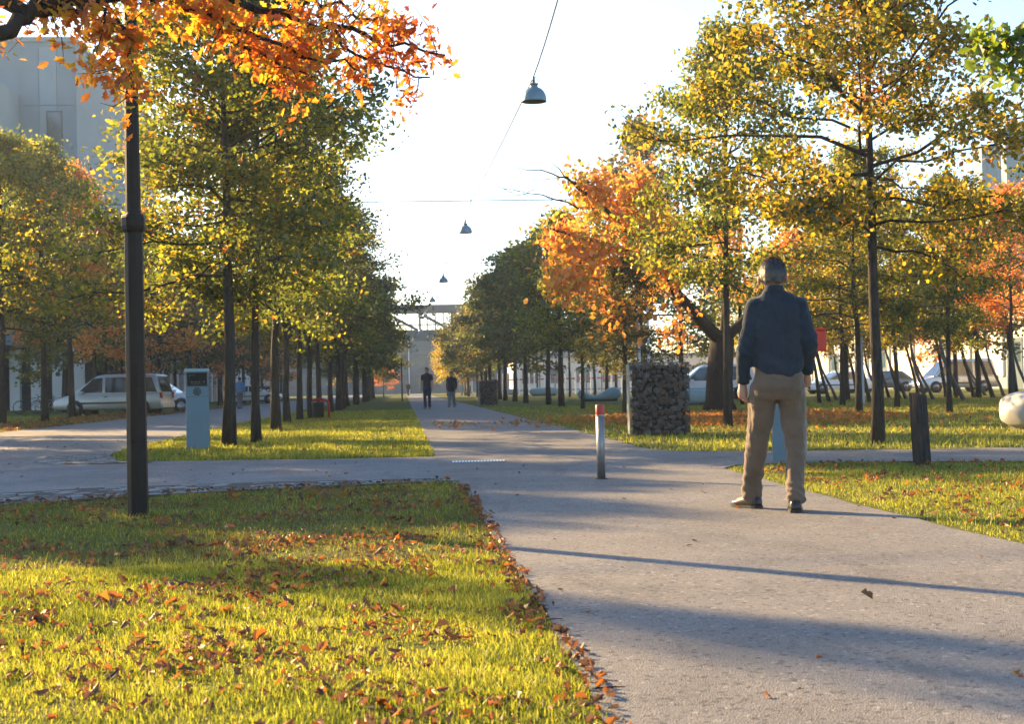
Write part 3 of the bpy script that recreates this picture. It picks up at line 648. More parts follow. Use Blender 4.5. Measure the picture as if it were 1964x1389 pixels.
# old tree with forked trunk and drooping orange leaves
B = np.array([10.1, 45.1, 0])
fork = D(1385, 655, 45.1)
limbs = [dict(p=[fork, D(1330, 600, 44), D(1250, 505, 42), D(1175, 470, 40.5), D(1055, 438, 39)], r=(.24, .03), twigs=20, leaf=1.3, **{'from': .4}),
         dict(p=[D(1250, 505, 42), D(1205, 445, 41), D(1150, 390, 40), D(1100, 350, 39.5)], r=(.12, .03), twigs=22, leaf=1.2),
         dict(p=[D(1100, 352, 39.5), D(1060, 330, 39), D(990, 322, 38.6)], r=(.035, .008), twigs=3, leaf=0, wob=.03),
         dict(p=[D(1125, 375, 39.7), D(1085, 335, 39.3), D(1055, 310, 39)], r=(.035, .008), twigs=3, leaf=0, wob=.03),
         dict(p=[D(1110, 400, 39.7), D(1040, 370, 39.3), D(960, 372, 39)], r=(.03, .006), twigs=4, leaf=0, wob=.03),
         dict(p=[D(1240, 495, 41.8), D(1245, 420, 41), D(1225, 350, 40.5)], r=(.11, .03), twigs=22, leaf=1.2),
         dict(p=[D(1290, 550, 43), D(1300, 470, 42), D(1300, 400, 41)], r=(.12, .03), twigs=14, leaf=.8),
         dict(p=[D(1180, 472, 40.5), D(1120, 500, 39.5), D(1080, 530, 39)], r=(.05, .015), twigs=16, leaf=1.1, tz=-.5),
         dict(p=[D(1260, 520, 42), D(1210, 570, 40.5), D(1165, 610, 39.5)], r=(.05, .012), twigs=10, leaf=.5, tz=-.7),
         dict(p=[D(1330, 600, 44), D(1300, 600, 42), D(1290, 640, 41)], r=(.05, .012), twigs=7, leaf=.4, tz=-.7),
         dict(p=[fork, D(1440, 600, 45.5), D(1490, 520, 46), D(1530, 430, 46)], r=(.2, .04), twigs=18, leaf=.9, **{'from': .45}),
         dict(p=[fork, D(1395, 580, 45), D(1400, 480, 44.5), D(1380, 390, 44)], r=(.17, .04), twigs=18, leaf=.8, **{'from': .45})]
limb_tree('old_forked_tree', 'old thick-trunked forked tree with drooping orange leaves behind the stone gabion', B, [B + [0, 0, -.05], B + [0, 0, .3], B + [0.02, 0, 1.0], np.array(fork) + [0, 0, .1]], [.60, .47, .43, .40], limbs,
          'leaf_orange', 'bark_dark', 31, 8200, 0.185, SIX, np.array([.26, .34, .26]), droop=1.6, twigs=10, tl=(.4, 1.1), up=.1, base_rnd=.68)

# overhanging rust-coloured oak, trunk outside the left edge
B = np.array([-4.3, 6.4, 0])
fk = np.array([-4.2, 6.5, 2.35])
O = lambda x, y, Y=8.4: D(x, y, Y)
limbs = [dict(p=[fk, np.array([-3.0, 7.3, 2.6]), O(0, 78, 8.0), O(50, 25, 8.2), O(110, 0, 8.3), O(250, -20, 8.5), O(420, -15, 8.7)], r=(.06, .02), twigs=18, leaf=.55, **{'from': .5}),
         dict(p=[O(50, 25, 8.2), O(0, -5, 8.2), O(-90, -60, 8.2)], r=(.05, .02), twigs=6, leaf=.5),
         dict(p=[O(40, 30, 8.2), O(110, 22, 8.3), O(230, 0, 8.5), O(330, -10, 8.6)], r=(.04, .015), twigs=22, leaf=.8),
         dict(p=[O(420, -15, 8.7), O(540, 30, 8.9), O(640, 55, 9.0), O(740, 88, 9.1), O(850, 102, 9.2)], r=(.028, .006), twigs=36, leaf=.9),
         dict(p=[O(540, 30, 8.9), O(620, 0, 9.0), O(720, 40, 9.1), O(775, 55, 9.1)], r=(.015, .005), twigs=16, leaf=.5),
         dict(p=[O(640, 55, 9.0), O(680, 100, 9.0), O(760, 130, 9.1), O(820, 150, 9.1)], r=(.012, .005), twigs=16, leaf=.7),
         dict(p=[O(330, -10, 8.6), O(420, 40, 8.7), O(520, 80, 8.8), O(600, 110, 8.9), O(690, 130, 8.9)], r=(.022, .006), twigs=34, leaf=1.2),
         dict(p=[O(420, 40, 8.7), O(480, 90, 8.8), O(545, 130, 8.8), O(600, 155, 8.8)], r=(.014, .004), twigs=18, leaf=.8),
         dict(p=[O(170, 5, 8.4), O(230, 50, 8.4), O(245, 95, 8.4), O(235, 135, 8.4)], r=(.016, .005), twigs=24, leaf=1.3, tz=-.4),
         dict(p=[O(240, 120, 8.4), O(248, 165, 8.4), O(258, 225, 8.4)], r=(.006, .003), twigs=5, leaf=.12, tz=-.6),
         dict(p=[O(540, 130, 8.8), O(548, 165, 8.8), O(550, 195, 8.8)], r=(.006, .003), twigs=5, leaf=.16, tz=-.6),
         dict(p=[fk, np.array([-4.6, 6.2, 3.4]), np.array([-4.9, 5.9, 4.6])], r=(.12, .05), twigs=16, leaf=.5),
         dict(p=[fk, np.array([-4.0, 7.4, 3.6]), np.array([-3.6, 8.4, 4.8])], r=(.10, .04), twigs=16, leaf=.5),
         dict(p=[fk, np.array([-5.4, 6.6, 3.2]), np.array([-6.6, 6.9, 4.2])], r=(.10, .04), twigs=16, leaf=.5)]
vis = lambda c: -(((c[:, 0] / c[:, 1]) * 1.0) - 0.9 * (c[:, 2] - CAM_H) / c[:, 1]) + np.where((c[:, 0] / c[:, 1] < -.285) | ((c[:, 2] - CAM_H) / c[:, 1] > .27), 9, 0)
limb_tree('overhanging_oak', 'rust and orange oak branches hanging into the picture from the upper left', B, [B + [0, 0, -.05], B + [0, 0, .4], B + [.05, .05, 1.4], fk + [0, 0, .05]], [.24, .18, .15, .13], limbs,
          'leaf_rust', 'bark_dark', 37, 3000, 0.076, LOBED, np.array([.04, .05, .04]), droop=.7, parts=300, part_sort=vis, tl=(.10, .36), base_rnd=.62, up=.3, nper=6, twr=.0045)
# fresh green twig at the right edge
B = np.array([6.3, 7.6, 0]); fk = np.array([6.2, 7.7, 2.6])
limbs = [dict(p=[fk, np.array([5.0, 7.9, 3.2]), O(1990, 60, 8.2), O(1930, 75, 8.3), O(1880, 95, 8.3)], r=(.06, .006), twigs=14, leaf=.45, **{'from': .7}),
         dict(p=[O(1990, 60, 8.2), O(1950, 110, 8.3), O(1950, 145, 8.3)], r=(.012, .004), twigs=7, leaf=.4),
         dict(p=[fk, np.array([6.6, 7.4, 3.8]), np.array([6.9, 7.2, 5.0])], r=(.09, .03), twigs=14, leaf=.6),
         dict(p=[fk, np.array([7.3, 8.0, 3.6]), np.array([8.3, 8.2, 4.4])], r=(.08, .03), twigs=14, leaf=.6)]
limb_tree('overhanging_oak', 'fresh green oak twig with large lobed leaves at the upper right edge', B, [B + [0, 0, -.05], B + [0, 0, .5], fk + [0, 0, .05]], [.2, .14, .11], limbs,
          'leaf_fresh', 'bark', 41, 560, 0.10, LOBED, np.array([.045, .05, .045]), droop=.5, parts=90, part_sort=lambda c: np.abs(c[:, 0] / c[:, 1] - .36) + np.abs((c[:, 2] - CAM_H) / c[:, 1] - .235), tl=(.08, .25), base_rnd=.45, up=.3, nper=5, twr=.0045)
# ================================================================== fallen leaves
def curled(seed):
    r_ = np.random.default_rng(seed); v = LOBED_V.copy(); v[:, 1] -= .5
    a, b, c = r_.uniform(.5, 1.6), r_.uniform(.4, 1.5), r_.normal(0, .5)
    v[:, 2] = a * np.abs(v[:, 0]) ** 1.6 + b * v[:, 1] ** 2 * r_.choice([1, 1, -.6]) + c * v[:, 0] * v[:, 1] + r_.normal(0, .05, len(v))
    v[:, 2] -= v[:, 2].min(); return v
CURL = [curled(60 + k) for k in range(10)]
def litter(name, x, y, size, rnd, z, mat, label, tilt=.55, seed=3):
    r_ = np.random.default_rng(seed); n = len(x)
    az = r_.uniform(0, 6.283, n); rx, ry = r_.normal(0, tilt, n), r_.normal(0, tilt, n)
    T = np.array(CURL)[r_.integers(0, len(CURL), n)] * size[:, None, None]
    c, s = np.cos(rx)[:, None], np.sin(rx)[:, None]
    Y1, Z1 = T[:, :, 1] * c - T[:, :, 2] * s, T[:, :, 1] * s + T[:, :, 2] * c
    c, s = np.cos(ry)[:, None], np.sin(ry)[:, None]
    X1, Z1 = T[:, :, 0] * c + Z1 * s, -T[:, :, 0] * s + Z1 * c
    Z1 = Z1 - Z1.min(1, keepdims=True) * 0.8
    c, s = np.cos(az)[:, None], np.sin(az)[:, None]
    V = np.stack([X1 * c - Y1 * s + x[:, None], X1 * s + Y1 * c + y[:, None], Z1 + z[:, None]], 2)
    base = np.arange(n)[:, None] * 15
    me = np_mesh(name, V.reshape(-1, 3), [base + np.array([f_]) for f_ in LOBED_F], mat, {'rnd': np.concatenate([rnd, rnd])})
    o = link(name, me); return tag(o, label, 'leaves', kind='stuff')
def lawn_pts(n, x0, x1, y0, y1, clump=0.85):
    x = rng.uniform(x0, x1, n); y = rng.uniform(y0, y1, n)
    k = in_lawn(x, y) & in_view(x, y, .3) & (rng.uniform(0, 1, n) < .5 + clump * (1.1 * sn(x, y, 1.5, 2) + 1.1 * sn(x, y, 5, 5)) - .12)
    return x[k], y[k]
x1, y1 = lawn_pts(9500, -3.4, .6, 3.2, 8.6)
x2, y2 = lawn_pts(6000, -4.8, .6, 8.4, 13.6)
e_y = rng.uniform(3.2, 13, 480); e_x = .53 + np.clip(np.abs(rng.normal(0, .07, 480)) * -1 + .03, -.3, .06) + .03 * sn(e_y, e_y, 2)
x = np.concatenate([x1, x2, e_x]); y = np.concatenate([y1, y2, e_y])
size = rng.uniform(.022, .052, len(x)) * np.where(rng.uniform(0, 1, len(x)) < .2, 1.5, 1.0)
rnd = np.clip(rng.beta(2.0, 2.2, len(x)), 0, 1)
big = np.argsort(-(size / y))[:215]
msk = np.ones(len(x), bool); msk[big] = False
litter('leaf_litter', x[msk], y[msk], size[msk], rnd[msk], np.full(msk.sum(), .012), M['fallen'], 'brown and orange leaf litter over the left foreground lawn')
fl_mesh = []
for k in range(18):
    v = CURL[k % 10]
    fl_mesh.append(np_mesh('fallen_leaf', v, [np.array([f_]) for f_ in LOBED_F], M['fallen'], {'rnd': np.full(2, [.05, .28, .4, .5, .58, .66, .72, .78, .9][k % 9])}))
def single_leaf(x, y, z, s, label, group, tilt=.4, k=None):
    o = link('fallen_leaf', fl_mesh[random.randrange(18) if k is None else k], None, (float(x), float(y), z)); o.scale = (float(s),) * 3
    o.rotation_euler = (random.gauss(0, tilt), random.gauss(0, tilt), random.uniform(0, 6.28))
    return tag(o, label, 'leaf', group)
for i in big:
    k = random.randrange(18); hue = ['dark brown', 'dull brown', 'brown', 'russet brown', 'russet', 'red-orange', 'rust orange', 'bright orange', 'golden orange'][k % 9]
    place = 'at the far left' if x[i] / y[i] < -.17 else ('beside the path edge' if x[i] > .25 else 'in the middle')
    single_leaf(x[i], y[i], .016, size[i] * .92, f'{hue} curled oak leaf in the near grass {place}', f'{hue} leaves on the near lawn {place}', .4, k)
n_p = 0
while n_p < 60:
    Y = 3.9 + 13 * random.random() ** 1.3; X = random.uniform(.62, 3.2)
    k = random.randrange(18); hue = 'dark brown' if k % 9 < 3 else ('russet' if k % 9 < 6 else 'orange'); place = 'in front of the long pole shadow' if Y < 6.3 else ('around the walking man' if Y < 11 else 'near the steel bollard')
    single_leaf(X, Y, .010, random.uniform(.02, .046), f'{hue} dry leaf on the asphalt path {place}', f'{hue} leaves on the path {place}', .06, k); n_p += 1
for (px, py, s, k, lab) in [(197, 1168, .11, 26 % 18, 'bright orange upright leaf standing in the lawn at far left'), (345, 1040, .12, 7, 'large orange leaf right of the lamp post foot'), (500, 1240, .085, 6, 'broad red-brown leaf in the middle of the sunlit lawn'), (1660, 1158, .07, 1, 'brown leaf on the path near the long pole shadow')]:
    p = G(px, py); single_leaf(p[0], p[1], .03, s, lab, None, .7, k)
x, y = lawn_pts(3400, 3.3, 8, 7, 15.2)
litter('leaf_litter', x, y, rng.uniform(.03, .075, len(x)), rng.beta(2.2, 2, len(x)), np.full(len(x), .014), M['fallen'], 'orange and brown leaf litter on the grass wedge at right', seed=5)
x = np.concatenate([rng.normal(7.4, 1.7, 5200), rng.uniform(.6, 4, 110), rng.normal(9.5, 1.6, 1800)]); y = np.concatenate([rng.normal(34, 3.0, 5200), rng.normal(33.5, 1.8, 110), rng.normal(36, 3, 1800)])
litter('leaf_litter', x, y, rng.uniform(.07, .15, len(x)), rng.beta(2.2, 2, len(x)), np.full(len(x), .02), M['fallen_orange'], 'carpet of orange fallen leaves below the old forked tree', seed=6)
x, y = lawn_pts(5200, -4.7, 24, 17, 46)
litter('leaf_litter', x, y, rng.uniform(.04, .09, len(x)), rng.beta(2.0, 2.4, len(x)), np.full(len(x), .014), M['fallen'], 'scattered leaf litter on the lawns beyond the cross path', seed=7)
x = np.concatenate([rng.uniform(-4.5, .4, 260), rng.uniform(-10, .6, 200)]); y = np.concatenate([edge_near(x[:260]) + rng.normal(.0, .14, 260), rng.uniform(12, 30, 200)])
litter('leaf_litter', x, y, rng.uniform(.03, .07, len(x)), rng.beta(1.4, 3, len(x)), np.full(len(x), .025), M['fallen'], 'dry leaf litter along the sett edge of the cross road', .2, 8)
x = rng.uniform(-13.5, -10, 2600); y = rng.uniform(30, 70, 2600)
litter('leaf_litter', x, y, rng.uniform(.07, .14, len(x)), rng.beta(2, 2, len(x)), np.full(len(x), .02), M['fallen'], 'rusty leaf litter along the left edge of the road', seed=9)
# twigs lying on the path
for (px, py, L, a, lab) in [(1170, 1330, .10, .1, 'thin dry twig on the path near the lawn edge at bottom'), (1060, 1197, .09, .25, 'dark crooked twig sticking out from the lawn edge')]:
    p = G(px, py); r_ = np.random.default_rng(int(px)); q = np.linspace(-.5, .5, 6)[:, None] * np.array([[L * math.cos(a), L * math.sin(a), 0]]) + p + r_.normal(0, .006, (6, 3)); q[:, 2] = .016
    tag(MB().tube(q, [.0035, .0035, .003, .003, .002, .0015], 5).build('twig', M['bark_dark']), lab, 'twig')

# ================================================================== street furniture
# --- dark lamp post
t = thing('lamp_post', 'tall dark brown metal lamp post with a collar standing in the left lawn', 'lamp post', (-1.98, 10.72, 0))
def octo(mb, prof, n=8, ph=math.pi / 8):
    vs_, fs = [], []
    for (r_, z) in prof:
        for k in range(n): vs_.append((r_ * math.cos(ph + 2 * math.pi * k / n), r_ * math.sin(ph + 2 * math.pi * k / n), z))
    for i in range(len(prof) - 1):
        for k in range(n): fs.append((i * n + k, i * n + (k + 1) % n, (i + 1) * n + (k + 1) % n, (i + 1) * n + k))
    fs.append(tuple((len(prof) - 1) * n + k for k in range(n))); return mb.add(vs_, fs)
octo(MB(), [(.080, -.03), (.079, .02), (.074, 1.0), (.070, 2.12)]).build('lower_shaft', M['pole'], t, bevel=.006)
octo(MB(), [(.070, 2.10), (.086, 2.125), (.090, 2.15), (.090, 2.21), (.084, 2.23), (.060, 2.25)]).build('collar', M['pole'], t, bevel=.004)
octo(MB(), [(.058, 2.24), (.053, 3.0), (.046, 4.6)], 12).build('upper_shaft', M['pole'], t)
MB().lathe([(.052, 0), (.06, .02), (.05, .07), (.0, .09)], 12, 0, 0, 4.58).build('cap', M['pole'], t)
MB().box(-.03, .03, -.084, -.076, .55, .95, .003).build('service_door', M['pole'], t)

# --- steel bollard with red cap
t = thing('bollard', 'steel bollard with a red top standing in the middle of the path', 'bollard', (1.84, 13.34, .009))
mb = MB(); mb.lathe([(.040, -.02), (.040, .60)], 20); 
mb.build('post', M['steel'], t)
for a in (-2.2, -1.57, -.95, .8, 2.4):
    MB().tube([(.0405 * math.cos(a), .0405 * math.sin(a), .01), (.0405 * math.cos(a), .0405 * math.sin(a), .59)], .0035, 6).build('rib', M['steel'], t)
MB().lathe([(.041, .60), (.042, .605), (.042, .695), (.036, .703), (.0, .705)], 20).build('red_band', M['red'], t)
MB().lathe([(.043, .595), (.0435, .602), (.043, .609)], 20, closed=False).build('collar', M['steel'], t)
MB().lathe([(.06, -.004), (.062, .003), (.05, .006), (.041, .006)], 20, closed=False).build('base_ring', M['joint'], t)

# --- slot drain
t = thing('drain_grate', 'pale slotted drain grate set in the path crossing', 'drain', (.87, 17.0, .012), R(-3))
MB().box(-.315, .315, -.115, .115, -.006, .001).build('trough', M['black'], t)
for k in range(17):
    xx = -.30 + k * .0375; MB().box(xx - .0115, xx + .0115, -.108, .108, .001, .008).build('bar', M['grate'], t)

# --- grey kiosk
t = thing('ticket_kiosk', 'pale blue-grey upright ticket kiosk with dark window and round emblem', 'kiosk', (-3.3, 23.1, 0), R(6))
W2 = .18
MB().box(-W2, W2, -.14, .14, -.02, 1.0, .008).build('cabinet', M['kiosk'], t)
MB().box(-W2, W2, -.12, .14, 1.0, 1.24, .006).build('head', M['kiosk'], t)
MB().box(-W2 - .012, W2 + .012, -.165, .16, 1.235, 1.292, .008).build('cap', M['kiosk_cap'], t)
wn = MB().box(-.155, .155, -.129, -.12, 1.015, 1.222, .002).build('window', M['screen'], t)
for (a, b, c, e) in [(-.12, -.105, 1.17, 1.2), (-.09, -.03, 1.185, 1.192), (-.1, -.06, 1.07, 1.085), (-.04, .0, 1.07, 1.083), (.02, .05, 1.07, 1.085), (.1, .118, 1.065, 1.095), (-.1, .06, 1.045, 1.05)]:
    MB().box(a, b, -.1325, -.1292, c, e).build('print', M['print'], wn)
em = MB()
for k in range(8):
    a0 = 2 * math.pi * k / 8 + R(6); a1 = a0 + R(33)
    am = (a0 + a1) / 2; r0_, r1_ = .034, .066
    em.add([(r0_ * math.cos(a0), -.1435, r0_ * math.sin(a0)), (r1_ * math.cos(a0), -.1435, r1_ * math.sin(a0)), (r1_ * 1.06 * math.cos(am), -.1435, r1_ * 1.06 * math.sin(am)), (r1_ * math.cos(a1), -.1435, r1_ * math.sin(a1)), (r0_ * math.cos(a1), -.1435, r0_ * math.sin(a1))], [(4, 3, 2, 1, 0)])
    d = am + R(22.5)
    em.add([(.0, -.1432, .0), (.012 * math.cos(d - 1), -.1432, .012 * math.sin(d - 1)), (.048 * math.cos(d), -.1432, .048 * math.sin(d)), (.012 * math.cos(d + 1), -.1432, .012 * math.sin(d + 1))], [(3, 2, 1, 0)])
for q in range(len(em.v)): em.v[q] = (em.v[q][0], em.v[q][1], em.v[q][2] + .925)
em.build('emblem', M['emblem'], t)
MB().box(-.17, .17, -.1425, -.139, .842, .846).build('seam', M['black'], t)
MB().box(-.168, .168, -.12, .12, -.03, .03).build('plinth', M['black'], t)

# --- gabions
def rock(seed):
    r_ = np.random.default_rng(seed); bm = bmesh.new()
    for p in unit(r_.normal(0, 1, (15, 3))) * r_.uniform(.82, 1.08, (15, 1)): bm.verts.new(p)
    h = bmesh.ops.convex_hull(bm, input=bm.verts[:]); bmesh.ops.delete(bm, geom=[g for g in h['geom_interior'] if isinstance(g, bmesh.types.BMVert)], context='VERTS')
    bmesh.ops.recalc_face_normals(bm, faces=bm.faces[:])
    me = bpy.data.meshes.new('stone'); bm.to_mesh(me); bm.free(); return me
rocks = []
for k in range(12):
    m_ = rock(200 + k); m_.materials.append(M[['stone', 'stone2', 'stone3', 'stone'][k % 4]]); rocks.append(m_)
def gabion(label, loc, rz, wd, dp, ht):
    t = thing('stone_gabion', label, 'gabion', loc, rz, 'stone gabions')
    MB().box(.06, wd - .06, .06, dp - .06, 0, ht - .06).build('light_block', M['light_block'], t)  # dark filler box, added so no light passes between the stones
    r_ = np.random.default_rng(17)
    def lay(nu, nv, fn):
        for j in range(nv):
            for i in range(nu):
                u = (i + .5 + (.25 if j % 2 else -.15) + r_.normal(0, .22)) / nu; v = (j + .5 + r_.normal(0, .3)) / nv
                p = fn(min(max(u, .03), .97), min(max(v, .03), .985)); s = r_.uniform(.038, .072)
                o = link('stone', rocks[int(r_.integers(12))], t, tuple(p)); o.scale = (s * r_.uniform(.9, 1.35), s * r_.uniform(.7, .9), s * r_.uniform(.6, 1.1))
                o.rotation_euler = (r_.normal(0, .25), r_.normal(0, .45), r_.normal(0, .35))
    lay(12, 15, lambda u, v: (u * wd, .055, .02 + v * (ht - .04)))
    lay(4, 11, lambda u, v: (wd - .055, .08 + u * (dp - .1), .02 + v * (ht - .04)))
    lay(9, 4, lambda u, v: (u * wd, .1 + v * (dp - .14), ht - .055))
    lay(4, 10, lambda u, v: (.055, .08 + u * (dp - .1), .02 + v * (ht - .06)))
    wm = MB()
    for k in range(13): wm.tube([(k * wd / 12, -.012, 0), (k * wd / 12, -.012, ht)], .0025, 4)
    for k in range(16): wm.tube([(0, -.012, k * ht / 15), (wd, -.012, k * ht / 15)], .0025, 4)
    for k in range(13): wm.tube([(k * wd / 12, -.012, ht + .012), (k * wd / 12, dp, ht + .012)], .0025, 4)
    for k in range(16): wm.tube([(wd + .012, 0, k * ht / 15), (wd + .012, dp, k * ht / 15)], .0025, 4)
    wm.build('wire_basket', M['wire'], t)
    fr = MB()
    for a, b in (((0, -.012, ht + .01), (wd, -.012, ht + .01)), ((wd, -.012, 0), (wd, -.012, ht)), ((0, -.012, 0), (wd, -.012, 0)), ((wd + .01, 0, ht), (wd + .01, dp, ht))): fr.tube([a, b], .007, 6)
    fr.build('frame', M['wire'], t)
    MB().box(-.068, -.055, -.03, dp + .02, -.02, ht - .01, .003).build('side_plate', M['grey'], t)
    for zz in (.2, .65, 1.1): MB().box(-.05, .0, .0, .05, zz, zz + .03).build('bracket', M['grey'], t)
    return t
gabion('large wire basket of dark stones with a steel side plate near the path', (3.93, 24.3, 0), R(-6), .97, .75, 1.25)
gabion('distant wire basket of dark stones right of the walking couple', (3.84, 72.2, 0), R(0), .9, .75, 1.25)

# --- timber post
t = thing('timber_post', 'weathered leaning timber post with split slanted top on the right lawn', 'post', (5.3, 14.29, 0), R(18))
t.rotation_euler.y = R(-2.6)
bm = bmesh.new(); bmesh.ops.create_cube(bm, size=1.0)
bmesh.ops.subdivide_edges(bm, edges=bm.edges[:], cuts=7, use_grid_fill=True)
for q in bm.verts:
    x_, y_, z_ = q.co; z = (z_ + .5) * .77 - .02
    q.co = Vector((x_ * .145, y_ * .125, z))
    if z_ > .3: q.co.z -= (z_ - .3) / .2 * (.045 * (x_ + .5) ** 1.5 + .02 * mnoise.noise(Vector((x_ * 6, y_ * 6, 0))))
    if z_ > .1: q.co.x -= .03 * max(0, x_) * (z_ - .1)
    k = mnoise.noise(Vector((x_ * 5, y_ * 5, z_ * 2))); q.co.x += k * .008; q.co.y += k * .006
bmesh.ops.bevel(bm, geom=[e for e in bm.edges if e.calc_face_angle(0) > .9], offset=.008, segments=1, affect='EDGES')
MB().bm(bm).build('shaft', M['timber'], t)
MB().box(-.012, -.004, -.066, -.058, .25, .74).build('crack', M['black'], t)

# --- grey dispenser with red box, half hidden by the man
t = thing('bag_dispenser', 'grey sheet-metal stand with a red box, hidden behind the walking man', 'dispenser', (4.25, 15.5, 0), R(-6))
MB().box(-.19, .0, -.03, .03, -.02, .98, .004).build('panel', M['kiosk'], t)
MB().box(.15, .185, -.035, .035, -.02, 1.45, .004).build('upright', M['steel'], t)
MB().box(-.19, .185, -.02, .02, .93, 1.0, .003).build('crossbar', M['grey'], t)
rbx = D(1573, 646, 15.4)[0] - 4.25
MB().box(rbx - .12, rbx + .07, -.10, .09, 1.22, 1.45, .012).build('red_box', M['red_box'], t)
MB().box(rbx - .13, rbx + .08, -.11, .10, 1.452, 1.475, .005).build('lid', M['red_box'], t)

# --- wavy benches
def bench(label, p, rz, L, H_, mat, wd=.75, wave=True, zb0=.07):
    t = thing('sculpted_bench', label, 'bench', p, rz, 'sculpted benches')
    n, m_ = 28, 18; vs_, fs = [], []
    for i in range(n + 1):
        u = i / n; e = (1 - abs(2 * u - 1) ** 4.5) ** (1 / 3.2)
        top = H_ * ((.72 + .28 * math.cos(2 * math.pi * u * 1.1 + .5)) if wave else 1.0)
        for k in range(m_):
            a = 2 * math.pi * k / m_; c, s = math.cos(a), math.sin(a)
            yy = math.copysign(abs(c) ** .6, c) * wd / 2 * (.35 + .65 * e) if i not in (0, n) else 0
            zz = zb0 + (top - zb0) * (.5 + .5 * math.copysign(abs(s) ** .6, s) * max(e, .02)) * (1 if True else 1)
            vs_.append(((u - .5) * L, yy, zz))
    for i in range(n):
        for k in range(m_): fs.append((i * m_ + k, (i + 1) * m_ + k, (i + 1) * m_ + (k + 1) % m_, i * m_ + (k + 1) % m_))
    MB().add(vs_, fs, True).build('seat', mat, t)
    MB().box(-L * .40, L * .40, -wd * .32, wd * .32, -.01, .12).build('base', M['black'], t)
    return t
bench('wavy blue-green bench on the lawn left of the stone gabion', (10.55, 76.5, 0), R(-6), 2.4, .78, M['bench'])
bench('rounded blue-green bench partly behind the stone gabion', (11.2, 55.6, 0), R(10), 2.3, .66, M['bench'], wave=False)
bench('low blue-green bench farther back between the row trunks', (12.6, 128, 0), R(-4), 2.7, .75, M['bench'], wave=False)
bench('smallest and farthest blue-green bench near the distant gabion', (11.6, 158, 0), R(4), 2.7, .65, M['bench'], wave=False)
bench('pale rounded concrete bench cut by the right picture edge', (11.1, 22.9, 0), R(12), 2.5, .68, M['bench_pale'], 1.0, wave=False, zb0=.0)

# --- litter bin with red bent tube
t = thing('litter_bin', 'black litter bin under a bent red tube in the left tree row', 'bin', (-2.6, 45.3, 0))
MB().lathe([(.17, .05), (.19, .08), (.20, .52), (.205, .54), (.19, .55)], 16, -.12).build('bucket', M['black'], t)
MB().tube([(-.28, 0, .60), (-.15, 0, .62), (.05, 0, .61), (.17, 0, .57), (.21, 0, .48), (.215, 0, .3), (.215, 0, -.02)], .042, 10).build('tube_frame', M['red'], t)
MB().tube([(.0, 0, .59), (-.12, 0, .5)], .012, 6).build('hanger', M['steel'], t)
# --- slim posts
for (x, y, h, r_, m_, lab) in [(-.15, 103, 2.9, .05, 'pole', 'thin dark pole at the left edge of the far footpath'), (15.6, 47.8, 3.4, .16, 'grey', 'stout grey-blue column standing among the trees at right'), (9.6, 57.5, 4.2, .06, 'white', 'left one of two white poles behind the stone gabion'), (10.0, 57.6, 4.0, .06, 'white', 'right one of two white poles behind the stone gabion')]:
    t = thing('pole', lab, 'pole', (x, y, 0))
    MB().lathe([(r_ * 1.1, -.02), (r_, .1), (r_ * .9, h)], 12).build('shaft', M[m_], t); MB().lathe([(r_ * .95, h - .002), (r_ * .7, h + .03), (0, h + .04)], 12).build('cap', M[m_], t)

# ================================================================== hanging lamps and wires
lamps = [(2.97, 31.0, 7.15, 'largest pendant street lamp hanging nearest over the path'), (2.7, 59.5, 7.38, 'second nearest pendant lamp below the cross wires'), (2.54, 87, 7.36, 'third pendant lamp along the overhead cable'),
         (2.34, 112, 7.68, 'fourth pendant lamp hanging just above the bridge roof'), (2.2, 140, 7.9, 'fifth pendant lamp seen before the bridge windows'), (2.1, 168, 7.6, 'sixth pendant lamp seen before the bridge deck')]
proto = None
for i, (x, y, z, lab) in enumerate(lamps):
    if proto is None:
        proto = thing('pendant_lamp', lab, 'street lamp', (x, y, z), 0, 'pendant lamps over the footpath')
        pr = [(.275, 0), (.278, .02), (.272, .09), (.255, .16), (.22, .225), (.165, .28), (.10, .315), (.085, .33), (.085, .37), (.10, .375), (.10, .40), (.05, .415), (.0, .418)]
        MB().lathe(pr, 32, closed=False).build('shade', M['lamp'], proto)
        MB().lathe([(.272, .002), (.25, .14), (.16, .27), (0, .31)], 28, closed=False).build('reflector', M['lamp_in'], proto)
        MB().lathe([(.0, .06), (.07, .08), (.085, .14), (.05, .25), (0, .27)], 12, closed=False).build('bulb', M['lens'], proto)
        MB().tube([(0, 0, .41), (0, .0, .5), (0, .02, .56)], [.028, .03, .022], 8).build('hanger', M['black'], proto)
        MB().tube([(.02, 0, .55), (.09, 0, .50), (.11, 0, .42), (.06, 0, .385)], .007, 6).build('feed_cable', M['cable'], proto)
    else:
        o = copy_tree(proto); o.location = (x, y, z); o['label'] = lab
zj = 8.15
pts = [(3.1, -2.0, zj), (3.1, 1, 7.75), (3.05, 24.5, 8.5)]
for i, (x, y, z, _) in enumerate(lamps):
    pts += [(x, y, z + .56), (x - .12, min(y + 23.6, 196), zj + .0)]
pts[4] = tuple(D(903, 386, 55))
cb = MB()
for a, b in zip(pts[:-1], pts[1:]):
    a, b = np.array(a), np.array(b); s = np.linspace(0, 1, 7)[:, None]; q = a + (b - a) * s; q[:, 2] -= (.10 * 4 * s * (1 - s))[:, 0]
    cb.tube(q, .017, 5, cap=False)
tag(cb.build('lamp_cable', M['cable']), 'thin overhead cable running along the path carrying the pendant lamps', 'cable')
